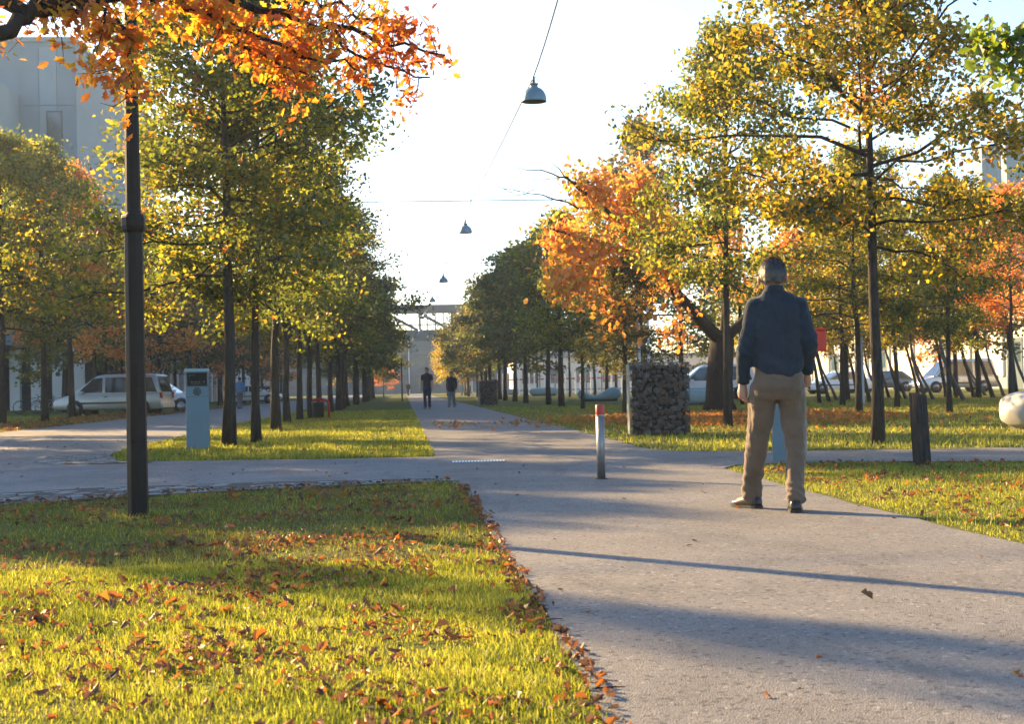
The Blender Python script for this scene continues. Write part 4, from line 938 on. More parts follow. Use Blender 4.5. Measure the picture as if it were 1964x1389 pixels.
for i, (jx, jy, jz) in enumerate([(3.05, 24.5, 8.5), pts[4], pts[6], pts[8], pts[10]]):
    n = ['nearest, passing above the camera view', 'second, crossing the sky left of the orange tree', 'third, crossing above the third lamp', 'fourth, near the fourth lamp', 'fifth, in front of the bridge'][i]
    t = thing('span_wire', f'pair of wires spanning the avenue, {n}', 'wire', (jx, jy, 0))
    s = np.linspace(-1, 1, 13)[:, None]; sx_ = s * 14.6 - 4.1
    MB().tube(np.concatenate([sx_, s * 0, jz + .02 + .03 * s ** 2], 1), .020, 5).build('lower_wire', M['cable'], t)
    MB().tube(np.concatenate([sx_, s * 0, jz + .2 + .9 * s ** 2], 1), .010, 4).build('upper_wire', M['cable'], t)
    MB().tube([(0, 0, jz - .02), (0, 0, jz + .21)], .012, 5).build('clamp', M['cable'], t)
    for sx in (-18.7, 10.5):
        MB().lathe([(.09, -.02), (.07, 4), (.05, jz + 1.2)], 10, sx).build('mast', M['pole'], t)

# ================================================================== vehicles
def prism(profile, w_, bev, tum=0.0, zt=0.0, seg=2):
    bm = bmesh.new(); vs_ = [bm.verts.new((x, -w_ / 2, z)) for x, z in profile]; f_ = bm.faces.new(vs_)
    r_ = bmesh.ops.extrude_face_region(bm, geom=[f_])
    for g in r_['geom']:
        if isinstance(g, bmesh.types.BMVert): g.co.y = w_ / 2
    for q in bm.verts:
        if q.co.z > zt: q.co.y *= 1 - tum * (q.co.z - zt)
    bmesh.ops.recalc_face_normals(bm, faces=bm.faces[:])
    if bev: bmesh.ops.bevel(bm, geom=bm.edges[:], offset=bev, segments=seg, affect='EDGES', profile=.6)
    return bm
def vehicle(name, label, cat, loc, rz, L, H_, W_, paint, kind):
    """x forward; built round its own base"""
    t = thing(name, label, cat, loc, rz)
    h = L / 2
    if kind == 'mpv':
        low = [(-h, .42), (-h + .05, .95), (h * .52, 1.0), (h * .80, .86), (h - .08, .70), (h, .5), (h - .04, .28), (-h + .06, .28)]
        top = [(-h + .05, .93), (-h + .28, H_ - .06), (-h + .6, H_), (h * .05, H_), (h * .22, H_ - .07), (h * .66, .94)]
        side = [[(h * .56, 1.0), (h * .27, H_ - .18), (h * .10, H_ - .14), (h * .10, 1.0)], [(h * .05, 1.0), (h * .05, H_ - .14), (-h * .36, H_ - .14), (-h * .36, 1.0)], [(-h * .41, 1.0), (-h * .41, H_ - .14), (-h * .80, H_ - .16), (-h * .90, 1.0)]]
        wz = (h * .60, -h * .62)
    else:
        low = [(-h, .4), (-h + .04, .84), (-h * .55, .92), (h * .45, .90), (h * .85, .78), (h, .6), (h - .02, .26), (-h + .03, .26)]
        top = [(-h * .82, .88), (-h * .50, H_ - .04), (-h * .15, H_), (h * .08, H_ - .03), (h * .48, .88)]
        side = [[(h * .40, .92), (h * .06, H_ - .13), (-h * .10, H_ - .10), (-h * .10, .92)], [(-h * .14, .92), (-h * .14, H_ - .10), (-h * .46, H_ - .13), (-h * .68, .92)]]
        wz = (h * .62, -h * .60)
    body = MB().bm(prism(low, W_, .05), True).build('body', paint, t); MB().bm(prism(top, W_ - .1, .05, .13, .95), True).build('cabin', paint, t)
    yo = lambda z: (W_ - .1) / 2 * (1 - .13 * max(0, z - .95)) + .006
    for sg in (-1, 1):
        for q in side:
            vs_ = [(x, sg * yo(z), z) for x, z in q] + [(x, sg * (yo(z) - .03), z) for x, z in q]
            n = len(q); fs = [tuple(range(n)) if sg < 0 else tuple(range(n - 1, -1, -1))] + [(i, (i + 1) % n, n + (i + 1) % n, n + i) for i in range(n)]
            MB().add(vs_, fs).build('side_window', M['carglass'], t)
        for wx in wz:
            arch = MB().lathe([(.0, -.01), (.37, -.01), (.37, .01), (0, .01)], 20); arch.v = [(wx + a, sg * (W_ / 2 + .002) + c * .3, .33 + b) for a, b, c in arch.v]; arch.build('wheel_arch', M['black'], t)
            wh = MB().lathe([(.18, -.1), (.30, -.1), (.325, -.06), (.325, .06), (.30, .1), (.18, .1)], 22); wh.v = [(wx + a, sg * (W_ / 2 - .09) + c, .325 + b) for a, b, c in wh.v]; wt = wh.build('wheel', M['tyre'], t)
            rm = MB().lathe([(.0, 0), (.19, 0), (.2, .012), (.0, .02)], 18); rm.v = [(wx + a, sg * (W_ / 2 + .012 + c), .325 + b) for a, b, c in rm.v]; rm.build('rim', M['rim'], wt)
        MB().box(h - .28, h - .03, sg * W_ / 2 - .22 if sg > 0 else -W_ / 2 + .02, sg * W_ / 2 - .02 if sg > 0 else -W_ / 2 + .22, .58, .72, .02).build('headlight', M['lens'], t)
        MB().box(-h - .005, -h + .12, sg * W_ / 2 - .18 if sg > 0 else -W_ / 2 + .0, sg * W_ / 2 - .0 if sg > 0 else -W_ / 2 + .18, .72, .98, .015).build('tail_light', M['tail'], t)
        MB().box(-h * .7, h * .62, sg * W_ / 2 - .01 if sg > 0 else -W_ / 2 - .015, sg * W_ / 2 + .015 if sg > 0 else -W_ / 2 + .01, .52, .60, .006).build('trim_strip', M['bumper'], t)
        MB().box(h * .42, h * .50, sg * (W_ / 2 + .01) if sg > 0 else -W_ / 2 - .16, sg * (W_ / 2 + .16) if sg > 0 else -W_ / 2 - .01, .96, 1.08, .02).build('mirror', paint, t)
        MB().box(h * .0, h * .06, sg * W_ / 2 - .01 if sg > 0 else -W_ / 2 - .022, sg * W_ / 2 + .022 if sg > 0 else -W_ / 2 + .01, .80, .84, .006).build('door_handle', M['bumper'], t)
    a, b = top[-2], top[-1]
    def pane(name, a, b, off):
        d = np.array([b[0] - a[0], b[1] - a[1]]); nrm = np.array([-d[1], d[0]]) / np.linalg.norm(d); nrm = nrm if nrm[0] * off > 0 else -nrm
        p0 = np.array(a) + d * .1 + nrm * .012; p1 = np.array(a) + d * .92 + nrm * .012
        w0, w1 = yo(p0[1]) - .07, yo(p1[1]) - .07
        MB().add([(p0[0], -w0, p0[1]), (p0[0], w0, p0[1]), (p1[0], w1, p1[1]), (p1[0], -w1, p1[1])], [(0, 1, 2, 3)]).build(name, M['carglass'], t)
    pane('windscreen', a, b, 1); pane('rear_window', top[1], top[0], -1)
    MB().box(h - .1, h + .03, -W_ / 2 + .05, W_ / 2 - .05, .30, .5, .03).build('front_bumper', M['bumper'], t)
    MB().box(-h - .03, -h + .1, -W_ / 2 + .05, W_ / 2 - .05, .30, .5, .03).build('rear_bumper', M['bumper'] if kind != 'mpv' else paint, t)
    MB().box(h + .028, h + .036, -.26, .26, .40, .50).build('number_plate', M['white'], t)
    return t
vehicle('parked_van', 'silver people carrier parked side-on beyond the dark lamp post', 'van', (-12.5, 62.7, .0), R(180 - 8), 4.75, 1.78, 1.8, M['silver'], 'mpv')
vehicle('parked_car', 'white car with its nose showing behind the silver people carrier', 'car', (-11.5, 68.5, .0), R(-8), 4.0, 1.45, 1.7, M['carwhite'], 'sedan')
vehicle('parked_car', 'white saloon car beyond the road seen between the row trunks', 'car', (-11.8, 113, .0), R(-4), 4.3, 1.45, 1.75, M['carwhite'], 'sedan')
vehicle('parked_car', 'small pale blue car far down the left verge', 'car', (-13.2, 140, .0), R(4), 4.0, 1.45, 1.75, M['carblue'], 'sedan')
vehicle('parked_van', 'white people carrier behind the thick forked trunk', 'van', (16.3, 75, .0), R(176), 4.7, 1.85, 1.85, M['carwhite'], 'mpv')
vehicle('parked_car', 'white car parked in front of the cream hall behind the man', 'car', (28.5, 92, .0), R(185), 4.4, 1.45, 1.75, M['carwhite'], 'sedan')
vehicle('parked_car', 'dark blue car parked before the cream hall', 'car', (33.0, 96, .0), R(178), 4.4, 1.45, 1.75, M['carblue'], 'sedan')
vehicle('parked_van', 'pale blue van parked among the leaning birches', 'van', (33.2, 84, .0), R(182), 4.9, 2.0, 1.9, M['silver'], 'mpv')

# --- bicycles on the left verge
def bicycle(label, x, y, rz, frame_mat):
    t = thing('bicycle', label, 'bicycle', (x, y, 0), rz, 'parked bicycles')
    t.rotation_euler.x = R(random.uniform(-4, 8))
    for wx in (-.53, .53):
        a = np.linspace(0, 2 * math.pi, 25)
        wh = MB().tube(np.stack([wx + .33 * np.cos(a), 0 * a, .345 + .33 * np.sin(a)], 1), .018, 6, cap=False).build('wheel', M['tyre'], t)
        sp = MB()
        for k in range(10): sp.tube([(wx, 0, .345), (wx + .32 * math.cos(k * .628), 0, .345 + .32 * math.sin(k * .628))], .003, 3)
        sp.build('spokes', M['steel'], wh)
    f_ = MB()
    for a, b in (((-.53, .345), (-.05, .30)), ((-.53, .345), (-.18, .80)), ((-.05, .30), (-.2, .86)), ((-.05, .30), (.36, .78)), ((-.17, .78), (.36, .84)), ((.53, .345), (.34, .95))): f_.tube([(a[0], 0, a[1]), (b[0], 0, b[1])], .017, 6)
    f_.build('frame', frame_mat, t)
    MB().tube([(.28, -.27, .99), (.36, -.1, .98), (.36, .1, .98), (.28, .27, .99)], .013, 6).build('handlebar', M['black'], t)
    MB().tube([(-.36, 0, .88), (-.22, 0, .89), (-.08, 0, .87)], [.07, .05, .02], 8, ell=[(1, .45)] * 3).build('saddle', M['black'], t)
    MB().box(-.72, -.3, -.06, .06, .70, .715).build('rear_rack', M['steel'], t)
for i, (x, y) in enumerate([(-19.2, 75), (-18.5, 75.3), (-17.9, 75.2), (-17.2, 75.5), (-16.5, 75.3), (-15.9, 75.6)]):
    bicycle(f'parked bicycle, {ordinal(i + 1)} from the left in front of the white building', x, y, R([20, -15, 30, 8, -25, 15][i]), M[['carblue', 'black', 'steel', 'red', 'black', 'silver'][i]])

# ================================================================== buildings
def wall_part(parent, name, mat, x0, x1, y0, y1, z0, z1): return MB().box(x0, x1, y0, y1, z0, z1).build(name, mat, parent)
# concrete block at upper left, and its low arcade
t = thing('concrete_building', 'pale blue-grey concrete building rising behind the trees at upper left', 'building', (-30, 95, 0))
wall_part(t, 'wall', M['conc'], -22, 8.9, 0, 30, 4.2, 24.2)
wall_part(t, 'wing_wall', M['conc2'], -22, 5.2, -12, -.05, 4.2, 20.7)
wall_part(t, 'long_wing', M['conc2'], 8.95, 11.2, 8, 95, 4.2, 9.5)
pl = bpy.data.objects[t.name].children
for k, x in enumerate((5.4, 6.55, 7.7)):
    for z0 in (8.3, 12.2, 16.1, 20.0): wall_part(t, 'panel', M['conc2' if (k + int(z0)) % 2 else 'conc'], x, x + 1.1, -.06, -.005, z0, z0 + 3.85)
for z0 in (8.5, 12.4, 16.2):
    w_ = wall_part(t, 'window', M['recess'], 7.0, 8.0, -.12, -.062, z0, z0 + 3.4); wall_part(w_, 'pane', M['winglass'], 7.05, 7.95, -.135, -.122, z0 + .06, z0 + 3.34)
for z0 in (7.0, 11.0, 15.0):
    for k in range(3):
        w_ = wall_part(t, 'window', M['recess'], 5.202, 5.25, -11.8 + k * 4, -8.4 + k * 4, z0, z0 + 2.3); wall_part(w_, 'pane', M['winglass'], 5.252, 5.27, -11.7 + k * 4, -8.5 + k * 4, z0 + .08, z0 + 2.22)
wall_part(t, 'parapet', M['conc2'], -22.1, 9.0, -.1, 30.1, 24.2, 24.5)
wall_part(t, 'arcade_recess', M['recess'], -22, 8.0, 2.5, 30, 0, 4.2)
wall_part(t, 'arcade_recess', M['recess'], 8.2, 10.0, 8, 95, 0, 4.2)
for k in range(16):
    wall_part(t, 'column', M['white'], -12 + k * 1.36, -11.35 + k * 1.36, .1, .6, 0, 4.2)
for k in range(24):
    wall_part(t, 'column', M['white'], 10.3, 10.9, 9 + k * 3.6, 9.7 + k * 3.6, 0, 4.2)
for k in range(20):
    w_ = wall_part(t, 'window', M['recess'], 11.2, 11.26, 10 + k * 4.2, 12.8 + k * 4.2, 5.4, 8.2); wall_part(w_, 'pane', M['winglass'], 11.262, 11.28, 10.1 + k * 4.2, 12.7 + k * 4.2, 5.5, 8.1)
# cream hall at right
t = thing('cream_hall', 'long low sunlit cream hall behind the birches at right', 'building', (43, 60, 0))
wall_part(t, 'wall', M['cream'], 0, 30, 0, 180, .9, 7.2)
wall_part(t, 'plinth', M['conc'], -.05, 30, -.05, 180, -.1, .9)
wall_part(t, 'roof', M['conc2'], -.5, 30.5, -.5, 180.5, 7.2, 7.6)
for k in range(30):
    w_ = wall_part(t, 'pilaster', M['cream'], -.18, 0, 3 + k * 6, 3.5 + k * 6, .9, 7.1)
for k in range(12):
    d_ = wall_part(t, 'door', M['farwall'], -.06, -.003, 8 + k * 14, 10.6 + k * 14, .0, 3.6); wall_part(d_, 'pane', M['winglass'], -.08, -.062, 8.3 + k * 14, 10.3 + k * 14, 1.9, 3.3)
# pale wall seen behind the right-hand row, and its fence
t = thing('pale_shed', 'pale grey shed behind the fence at the far right of the path', 'building', (22, 168, 0))
wall_part(t, 'wall', M['cream'], -9, 18, 0, 10, 0, 4.2); wall_part(t, 'roof', M['conc'], -9.3, 18.3, -.3, 10.3, 4.2, 4.5)
for k in range(8): wall_part(t, 'window', M['winglass'], -8 + k * 3.2, -6.2 + k * 3.2, -.03, -.003, 1.2, 3.0)
t = thing('paling_fence', 'pale fence of upright posts far behind the benches', 'fence', (6, 150, 0))
for k in range(46): wall_part(t, 'paling', M['white' if k % 3 else 'conc'], k * .55, k * .55 + .16, 0, .1, 0, 2.3)
wall_part(t, 'rail', M['red'], 0, 25, .11, .16, 1.55, 1.7); wall_part(t, 'rail', M['conc'], 0, 25, .11, .16, .4, .52)
# slender towers behind the right-hand trees
for i, (px, top, bot, Y, lab) in enumerate([(1893, 285, 325, 140, 'lower blue-grey tower showing through the right-hand tree'), (1938, 248, 292, 150, 'taller blue-grey tower at the right edge behind the leaves')]):
    p = D(px, top, Y); t = thing('tower', lab, 'tower', (p[0], Y, 0))
    wall_part(t, 'shaft', M['conc'], -1.0, 1.0, -1.0, 1.0, 0, p[2]); wall_part(t, 'cap', M['conc2'], -1.15, 1.15, -1.15, 1.15, p[2], p[2] + .25)
    for k in range(4): wall_part(t, 'window', M['winglass'], -.5, .5, -1.04, -1.004, p[2] - 3.2 - k * 3.2, p[2] - 1.2 - k * 3.2)
# far wall closing the avenue
t = thing('far_building', 'blue-grey building closing the avenue beyond the bridge', 'building', (0, 262, 0))
wall_part(t, 'wall', M['farwall'], -60, 45, 0, 20, 0, 11.2); wall_part(t, 'roof', M['conc'], -60.4, 45.4, -.4, 20.4, 11.2, 11.6)
for k in range(26):
    for z0 in (1.2, 5.0): wall_part(t, 'window', M['winglass'], -58 + k * 4, -55.6 + k * 4, -.05, -.004, z0, z0 + 2.2)
wall_part(t, 'downpipe', M['white'], .9, 1.05, -.2, -.06, 0, 11.0)
# footbridge
YB = 205
t = thing('footbridge', 'glazed steel truss footbridge spanning the avenue in the distance', 'bridge', (0, YB, 0))
zt, zb = D(820, 585, YB)[2], D(820, 652, YB)[2]
wall_part(t, 'roof', M['bridge_roof'], -26, 26, -.6, 4.6, zt - 1.0, zt)
wall_part(t, 'deck', M['bridge'], -26, 26, 0, 4, zb, zb + 1.45)
for yy in (0.0, 3.9):
    for k in range(45): wall_part(t, 'mullion' if k % 4 else 'upright', M['bridge'], -26 + k * 1.18, -26 + k * 1.18 + (.09 if k % 4 else .28), yy, yy + .1, zb + 1.4, zt - .9)
    wall_part(t, 'handrail', M['bridge'], -26, 26, yy - .08, yy - .02, zb + 2.2, zb + 2.32)
    for k in range(11):
        x0 = -26 + k * 4.72; a, b = ((x0, zt - 1.0), (x0 + 4.72, zb + 1.4)) if True else 0
        MB().tube([(a[0], yy + .25, a[1]), (b[0], yy + .25, b[1])], .13, 6).build('diagonal', M['bridge'], t)
for sx in (-22, 22): wall_part(t, 'pier', M['conc'], sx - .6, sx + .6, .8, 3.2, 0, zb)
# ================================================================== people
def skin_mesh(mb, voxel, smooth_it=3, fn=None):
    """closed shapes merged into one continuous surface"""
    me = bpy.data.meshes.new('tmp'); me.from_pydata(mb.v, [], mb.f); me.update()
    o = bpy.data.objects.new('tmp', me); col.objects.link(o)
    md = o.modifiers.new('r', 'REMESH'); md.mode = 'VOXEL'; md.voxel_size = voxel; md.adaptivity = 0
    if smooth_it:
        sm = o.modifiers.new('s', 'SMOOTH'); sm.iterations = smooth_it; sm.factor = .5
    dg = bpy.context.evaluated_depsgraph_get(); dg.update()
    ev = bpy.data.meshes.new_from_object(o.evaluated_get(dg)); bpy.data.objects.remove(o); bpy.data.meshes.remove(me)
    if fn is not None:
        n = len(ev.vertices); co = np.empty(n * 3, np.float32); ev.vertices.foreach_get('co', co); no = np.empty(n * 3, np.float32); ev.vertices.foreach_get('normal', no)
        co = fn(co.reshape(-1, 3).astype(float), no.reshape(-1, 3).astype(float)); ev.vertices.foreach_set('co', co.astype(np.float32).ravel())
    ev.polygons.foreach_set('use_smooth', np.ones(len(ev.polygons), bool)); ev.update(); return ev
def ellip(mb, c, r_, n=16, m_=12):
    vs_ = [(c[0], c[1], c[2] - r_[2])]; fs = []
    for i in range(1, m_):
        a = math.pi * i / m_ - math.pi / 2
        for k in range(n): vs_.append((c[0] + r_[0] * math.cos(a) * math.cos(2 * math.pi * k / n), c[1] + r_[1] * math.cos(a) * math.sin(2 * math.pi * k / n), c[2] + r_[2] * math.sin(a)))
    vs_.append((c[0], c[1], c[2] + r_[2])); L = len(vs_) - 1
    for k in range(n):
        fs.append((0, 1 + (k + 1) % n, 1 + k)); fs.append((L, L - n + k, L - n + (k + 1) % n))
        for i in range(m_ - 2): fs.append((1 + i * n + k, 1 + i * n + (k + 1) % n, 1 + (i + 1) * n + (k + 1) % n, 1 + (i + 1) * n + k))
    return mb.add(vs_, fs, True)
def stack(mb, secs, n=24):
    """horizontal elliptical sections (cx, cy, z, rx, ry), bottom to top"""
    vs_, fs = [], []
    for (cx, cy_, z, rx, ry) in secs:
        for k in range(n):
            a = 2 * math.pi * k / n; c, s = math.cos(a), math.sin(a)
            vs_.append((cx + rx * math.copysign(abs(c) ** .85, c), cy_ + ry * math.copysign(abs(s) ** .85, s), z))
    for i in range(len(secs) - 1):
        for k in range(n): fs.append((i * n + k, i * n + (k + 1) % n, (i + 1) * n + (k + 1) % n, (i + 1) * n + k))
    fs.append(tuple(range(n - 1, -1, -1))); fs.append(tuple((len(secs) - 1) * n + k for k in range(n)))
    return mb.add(vs_, fs, True)
def limb(mb, pts, rad, n=14, ell=None):
    """tapered limb with rounded ends"""
    P = np.array(pts, float); rad = np.array(rad, float); m_ = len(P)
    s = np.arange(m_); ss = np.linspace(0, m_ - 1, (m_ - 1) * 6 + 1)
    Q = np.stack([np.interp(ss, s, P[:, c]) for c in range(3)], 1)
    for _ in range(3): Q[1:-1] = (Q[:-2] + 2 * Q[1:-1] + Q[2:]) / 4
    rr_ = np.interp(ss, s, rad); d0 = unit(Q[0] - Q[1]); d1 = unit(Q[-1] - Q[-2])
    Q = np.concatenate([[Q[0] + d0 * rr_[0] * .7, Q[0] + d0 * rr_[0] * .45], Q, [Q[-1] + d1 * rr_[-1] * .45, Q[-1] + d1 * rr_[-1] * .7]])
    rr_ = np.concatenate([[rr_[0] * .3, rr_[0] * .8], rr_, [rr_[-1] * .8, rr_[-1] * .3]])
    return mb.tube(Q, rr_, n, ell=None if ell is None else [ell] * len(Q))
def hand(mb, wr, down, palm_n, thumb_side, s=1.0, curl=.7):
    """palm, four bent fingers of different lengths and a thumb"""
    down = unit(np.array(down, float)); pn = np.array(palm_n, float); pn = unit(pn - down * pn.dot(down)); sd = np.cross(down, pn)
    if sd.dot(np.array(thumb_side, float)) < 0: sd = -sd
    c = np.array(wr, float)
    limb(mb, [c - down * .03 * s, c + down * .02 * s, c + down * .055 * s, c + down * .085 * s], [.025 * s, .030 * s, .036 * s, .034 * s], 14, None)
    for i, (o, l_) in enumerate(((.029, .070), (.010, .080), (-.010, .075), (-.028, .058))):
        b = c + down * .08 * s + sd * o * s
        a1, a2 = curl * .5, curl * 1.3
        p1 = b + (down * math.cos(a1) + pn * math.sin(a1)) * l_ * .48 * s
        p2 = p1 + (down * math.cos(a2) + pn * math.sin(a2)) * l_ * .32 * s
        p3 = p2 + (down * math.cos(a2 + .5) + pn * math.sin(a2 + .5)) * l_ * .24 * s
        limb(mb, [b - down * .015 * s, b, p1, p2, p3], [.0095 * s, .0098 * s, .009 * s, .0082 * s, .007 * s], 8)
    b = c + down * .02 * s + sd * .022 * s
    limb(mb, [b, b + (sd * .6 + down * .8 + pn * .3) * .035 * s, b + (sd * .5 + down * 1.0 + pn * .5) * .060 * s, b + (sd * .35 + down * 1.05 + pn * .6) * .08 * s], [.015 * s, .0125 * s, .0105 * s, .008 * s], 8)
def cloth_fn(amp, seed, knees=None, ankles=None, hem=None, elbows=None):
    def fn(co, no):
        out = co.copy()
        for i in range(len(co)):
            x, y, z = co[i]
            q = Vector((x * 9 + seed, y * 9, z * 4.2)); d = mnoise.noise(q) * amp + mnoise.noise(q * 2.7) * amp * .45 + mnoise.noise(Vector((x * 7 + z * 5, y * 7 - z * 4, z * 17 + seed))) * amp * .75
            for (c, rr_, a, fr) in (knees or []) + (ankles or []) + (elbows or []):
                g = math.exp(-((z - c[2]) / rr_) ** 2 - ((x - c[0]) / .14) ** 2)
                if g > .03: d += a * g * math.sin((z * fr) + 9 * mnoise.noise(Vector((x * 6, y * 6, z * 5 + seed))) + x * 30 * (1 if z < .5 else .6))
            out[i] = co[i] + no[i] * d
        if hem is not None: out = hem(out)
        return out
    return fn
def person(label, loc, rz, J, mats, voxel=.012, detail=False, hair_len=0, sleeve='long', coat=0.0, hood=False, group=None, bulk=1.0):
    t = thing('person', label, 'person', loc, rz, group)
    A = {k: np.array(v, float) for k, v in J.items()}
    hc = A['head']; nk = A['neck']; pv = A['pelvis']; ch = A['chest']
    b = MB()
    ellip(b, hc + [0, -.005, .01], (.081, .096, .108)); ellip(b, hc + [0, .025, -.055], (.058, .068, .065))
    ellip(b, hc + [0, .098, -.012], (.013, .022, .026), 10, 8); ellip(b, hc + [0, .088, .03], (.05, .016, .012), 10, 8); ellip(b, hc + [0, .085, -.062], (.026, .014, .008), 10, 8); ellip(b, hc + [0, .075, -.095], (.028, .024, .02), 10, 8)
    for sg in (-1, 1):
        ellip(b, hc + [sg * .094, -.004, -.026], (.012, .020, .034), 10, 8); ellip(b, hc + [sg * .03, .087, .012], (.014, .01, .008), 8, 6)
    limb(b, [nk + [0, -.01, -.03], hc + [0, -.015, -.07]], [.056, .054])
    stack(b, [(pv[0], pv[1], pv[2] - .08, .13, .09), (pv[0], pv[1], pv[2] + .05, .15, .10), ((pv[0] + ch[0]) / 2, (pv[1] + ch[1]) / 2, (pv[2] + ch[2]) / 2, .135, .09), (ch[0], ch[1], ch[2], .15, .10), (ch[0], ch[1], ch[2] + .12, .14, .085), (nk[0], nk[1], nk[2] - .03, .06, .055)])
    for s in 'LR':
        limb(b, [A['sh' + s], A['el' + s], A['wr' + s]], [.048, .038, .027])
        dn = A['wr' + s] - A['el' + s]; hand(b, A['wr' + s] + unit(dn) * .02, A.get('hd' + s, dn), A.get('pn' + s, np.array([0, .6, 0]) + (np.array([.6, 0, 0]) if s == 'L' else np.array([-.6, 0, 0]))), (0, 1, 0), 1.0, .8)
        limb(b, [A['hp' + s], A['kn' + s], A['an' + s]], [.075, .05, .036])
        limb(b, [A['an' + s] + [0, 0, -.03], A['an' + s] + unit(A['toe' + s]) * .12 + [0, 0, -.05]], [.035, .03])
    link('body', skin_mesh(b, voxel * .62, 2), t).data.materials.append(M[mats['skin']])
    # shirt
    k = bulk; s_ = MB(); hz = pv[2] + A.get('hemz', np.array(.0)).item()
    mx, my = (pv[0] + ch[0]) / 2, (pv[1] + ch[1]) / 2
    shc = (A['shL'] + A['shR']) / 2; sw = abs(A['shR'][0] - A['shL'][0]) / 2
    stack(s_, [(pv[0], pv[1], hz - coat, .178 * k + coat * .06, .128 * k), (pv[0], pv[1], hz + .04, .180 * k, .128 * k), (mx, my, (pv[2] + ch[2]) / 2, .172 * k, .120 * k), (ch[0], ch[1], ch[2], .180 * k, .122 * k),
               (shc[0], shc[1], shc[2] - .03, sw + .03, .108 * k), (shc[0], shc[1], shc[2] + .02, sw + .012, .095), (shc[0], shc[1], shc[2] + .048, sw * .86, .085), (shc[0], shc[1], shc[2] + .072, sw * .66, .078), (nk[0], nk[1] - .003, shc[2] + .096, .072, .068), (nk[0], nk[1] - .005, shc[2] + .115, .056, .056)])
    for s in 'LR':
        if sleeve == 'long':
            dn = unit(A['wr' + s] - A['el' + s]); limb(s_, [A['sh' + s], (A['sh' + s] + A['el' + s]) / 2, A['el' + s], A['wr' + s] - dn * .05, A['wr' + s] - dn * .0], [.070 * k, .064 * k, .058 * k, .047 * k, .043])
        else: limb(s_, [A['sh' + s], A['sh' + s] * .35 + A['el' + s] * .65], [.066 * k, .058 * k])
    def hem(co):
        w_ = np.clip((hz + .10 - co[:, 2]) / .12, 0, 1) * (np.abs(co[:, 0] - pv[0]) < .19)
        co[:, 2] += w_ * (np.clip(np.abs(co[:, 0] - pv[0] - .03) / .17, 0, 1.1) ** 2 * .075 - .045); return co
    fn = cloth_fn(.013, 3.1, elbows=[(A['elL'], .10, .005, 75), (A['elR'], .10, .005, 75), (np.array([pv[0], 0, hz + .05]), .07, .003, 60)], hem=hem if detail else None) if detail else None
    link('jacket' if coat else 'shirt', skin_mesh(s_, voxel, 4 if detail else 2, fn), t).data.materials.append(M[mats['top']])
    if detail:
        c_ = MB(); stack(c_, [(nk[0], nk[1] - .006, shc[2] + .085, .075, .068), (nk[0], nk[1] - .006, shc[2] + .11, .067, .064), (nk[0], nk[1] - .004, shc[2] + .132, .061, .060)])
        link('collar', skin_mesh(c_, .006, 2), t).data.materials.append(M[mats['top']])
        for s in 'LR':
            dn = unit(A['wr' + s] - A['el' + s]); c_ = MB(); c_.tube([A['wr' + s] - dn * .055, A['wr' + s] - dn * .05, A['wr' + s] + dn * .012, A['wr' + s] + dn * .014], [.044, .0475, .0455, .030], 18)
            c_.build('cuff', M[mats['top']], t)
    # trousers
    p_ = MB(); stack(p_, [(pv[0], pv[1], pv[2] - .12, .176, .130), (pv[0], pv[1] - .008, pv[2] - .04, .188, .140), (pv[0], pv[1], pv[2] + .04, .170, .122), (pv[0], pv[1], pv[2] + .1, .155, .105)])
    for s in 'LR':
        h, kn, an = A['hp' + s], A['kn' + s], A['an' + s]
        limb(p_, [h + [0, 0, .0], h * .55 + kn * .45, kn, kn * .5 + an * .5, an + (an - kn) * -.12, an + (an - kn) * -.01], np.array([.106, .091, .077, .070, .068, .072]) * A.get('legw', np.array(1.0)).item())
    fn = cloth_fn(.014, 8.7, knees=[(A['knL'], .09, .003, 70), (A['knR'], .09, .003, 62)], ankles=[(A['anL'] + [0, 0, .05], .10, .005, 95), (A['anR'] + [0, 0, .05], .10, .005, 88), (pv + [0, 0, -.14], .07, .004, 70)]) if detail else None
    link('trousers', skin_mesh(p_, voxel, 4 if detail else 2, fn), t).data.materials.append(M[mats['legs']])
    if detail:
        b_ = MB(); 
        for sg in (-1, 1): b_.box(pv[0] + sg * .085 - .055, pv[0] + sg * .085 + .055, pv[1] - .152, pv[1] - .149, pv[2] - .082, pv[2] - .078)
        b_.build('pocket_seam', M[mats['legs']], t)
    for s in 'LR':
        an = A['an' + s]; d = unit(A['toe' + s]); fl = A.get('lift' + s, np.array(0.0)).item(); zf = an[2] - .085
        sh = MB(); n = 18; vs_, fs = [], []
        sd = np.array([d[1], -d[0], 0])
        prof = [(-.085, .020, .03, .035), (-.078, .034, .0, .075), (-.045, .040, .0, .085), (.0, .041, .0, .088), (.05, .043, .0, .075), (.10, .048, .0, .058), (.145, .046, .0, .048), (.175, .034, .0, .038), (.188, .012, .008, .022)]
        for (u, hw, zl, zh) in prof:
            for k_ in range(n):
                a = 2 * math.pi * k_ / n; c, sn_ = math.cos(a), math.sin(a)
                p = np.array([an[0], an[1], zf]) + d * u + sd * hw * math.copysign(abs(c) ** .7, c) + np.array([0, 0, zl + (zh - zl) * (.5 + .5 * math.copysign(abs(sn_) ** .6, sn_)) + fl * max(0, (.1 - u)) / .2])
                vs_.append(p)
        for i in range(len(prof) - 1):
            for k_ in range(n): fs.append((i * n + k_, i * n + (k_ + 1) % n, (i + 1) * n + (k_ + 1) % n, (i + 1) * n + k_))
        fs.append(tuple(range(n - 1, -1, -1))); fs.append(tuple((len(prof) - 1) * n + k_ for k_ in range(n)))
        so = sh.add(vs_, fs, True).build('shoe', M[mats['shoe']], t)
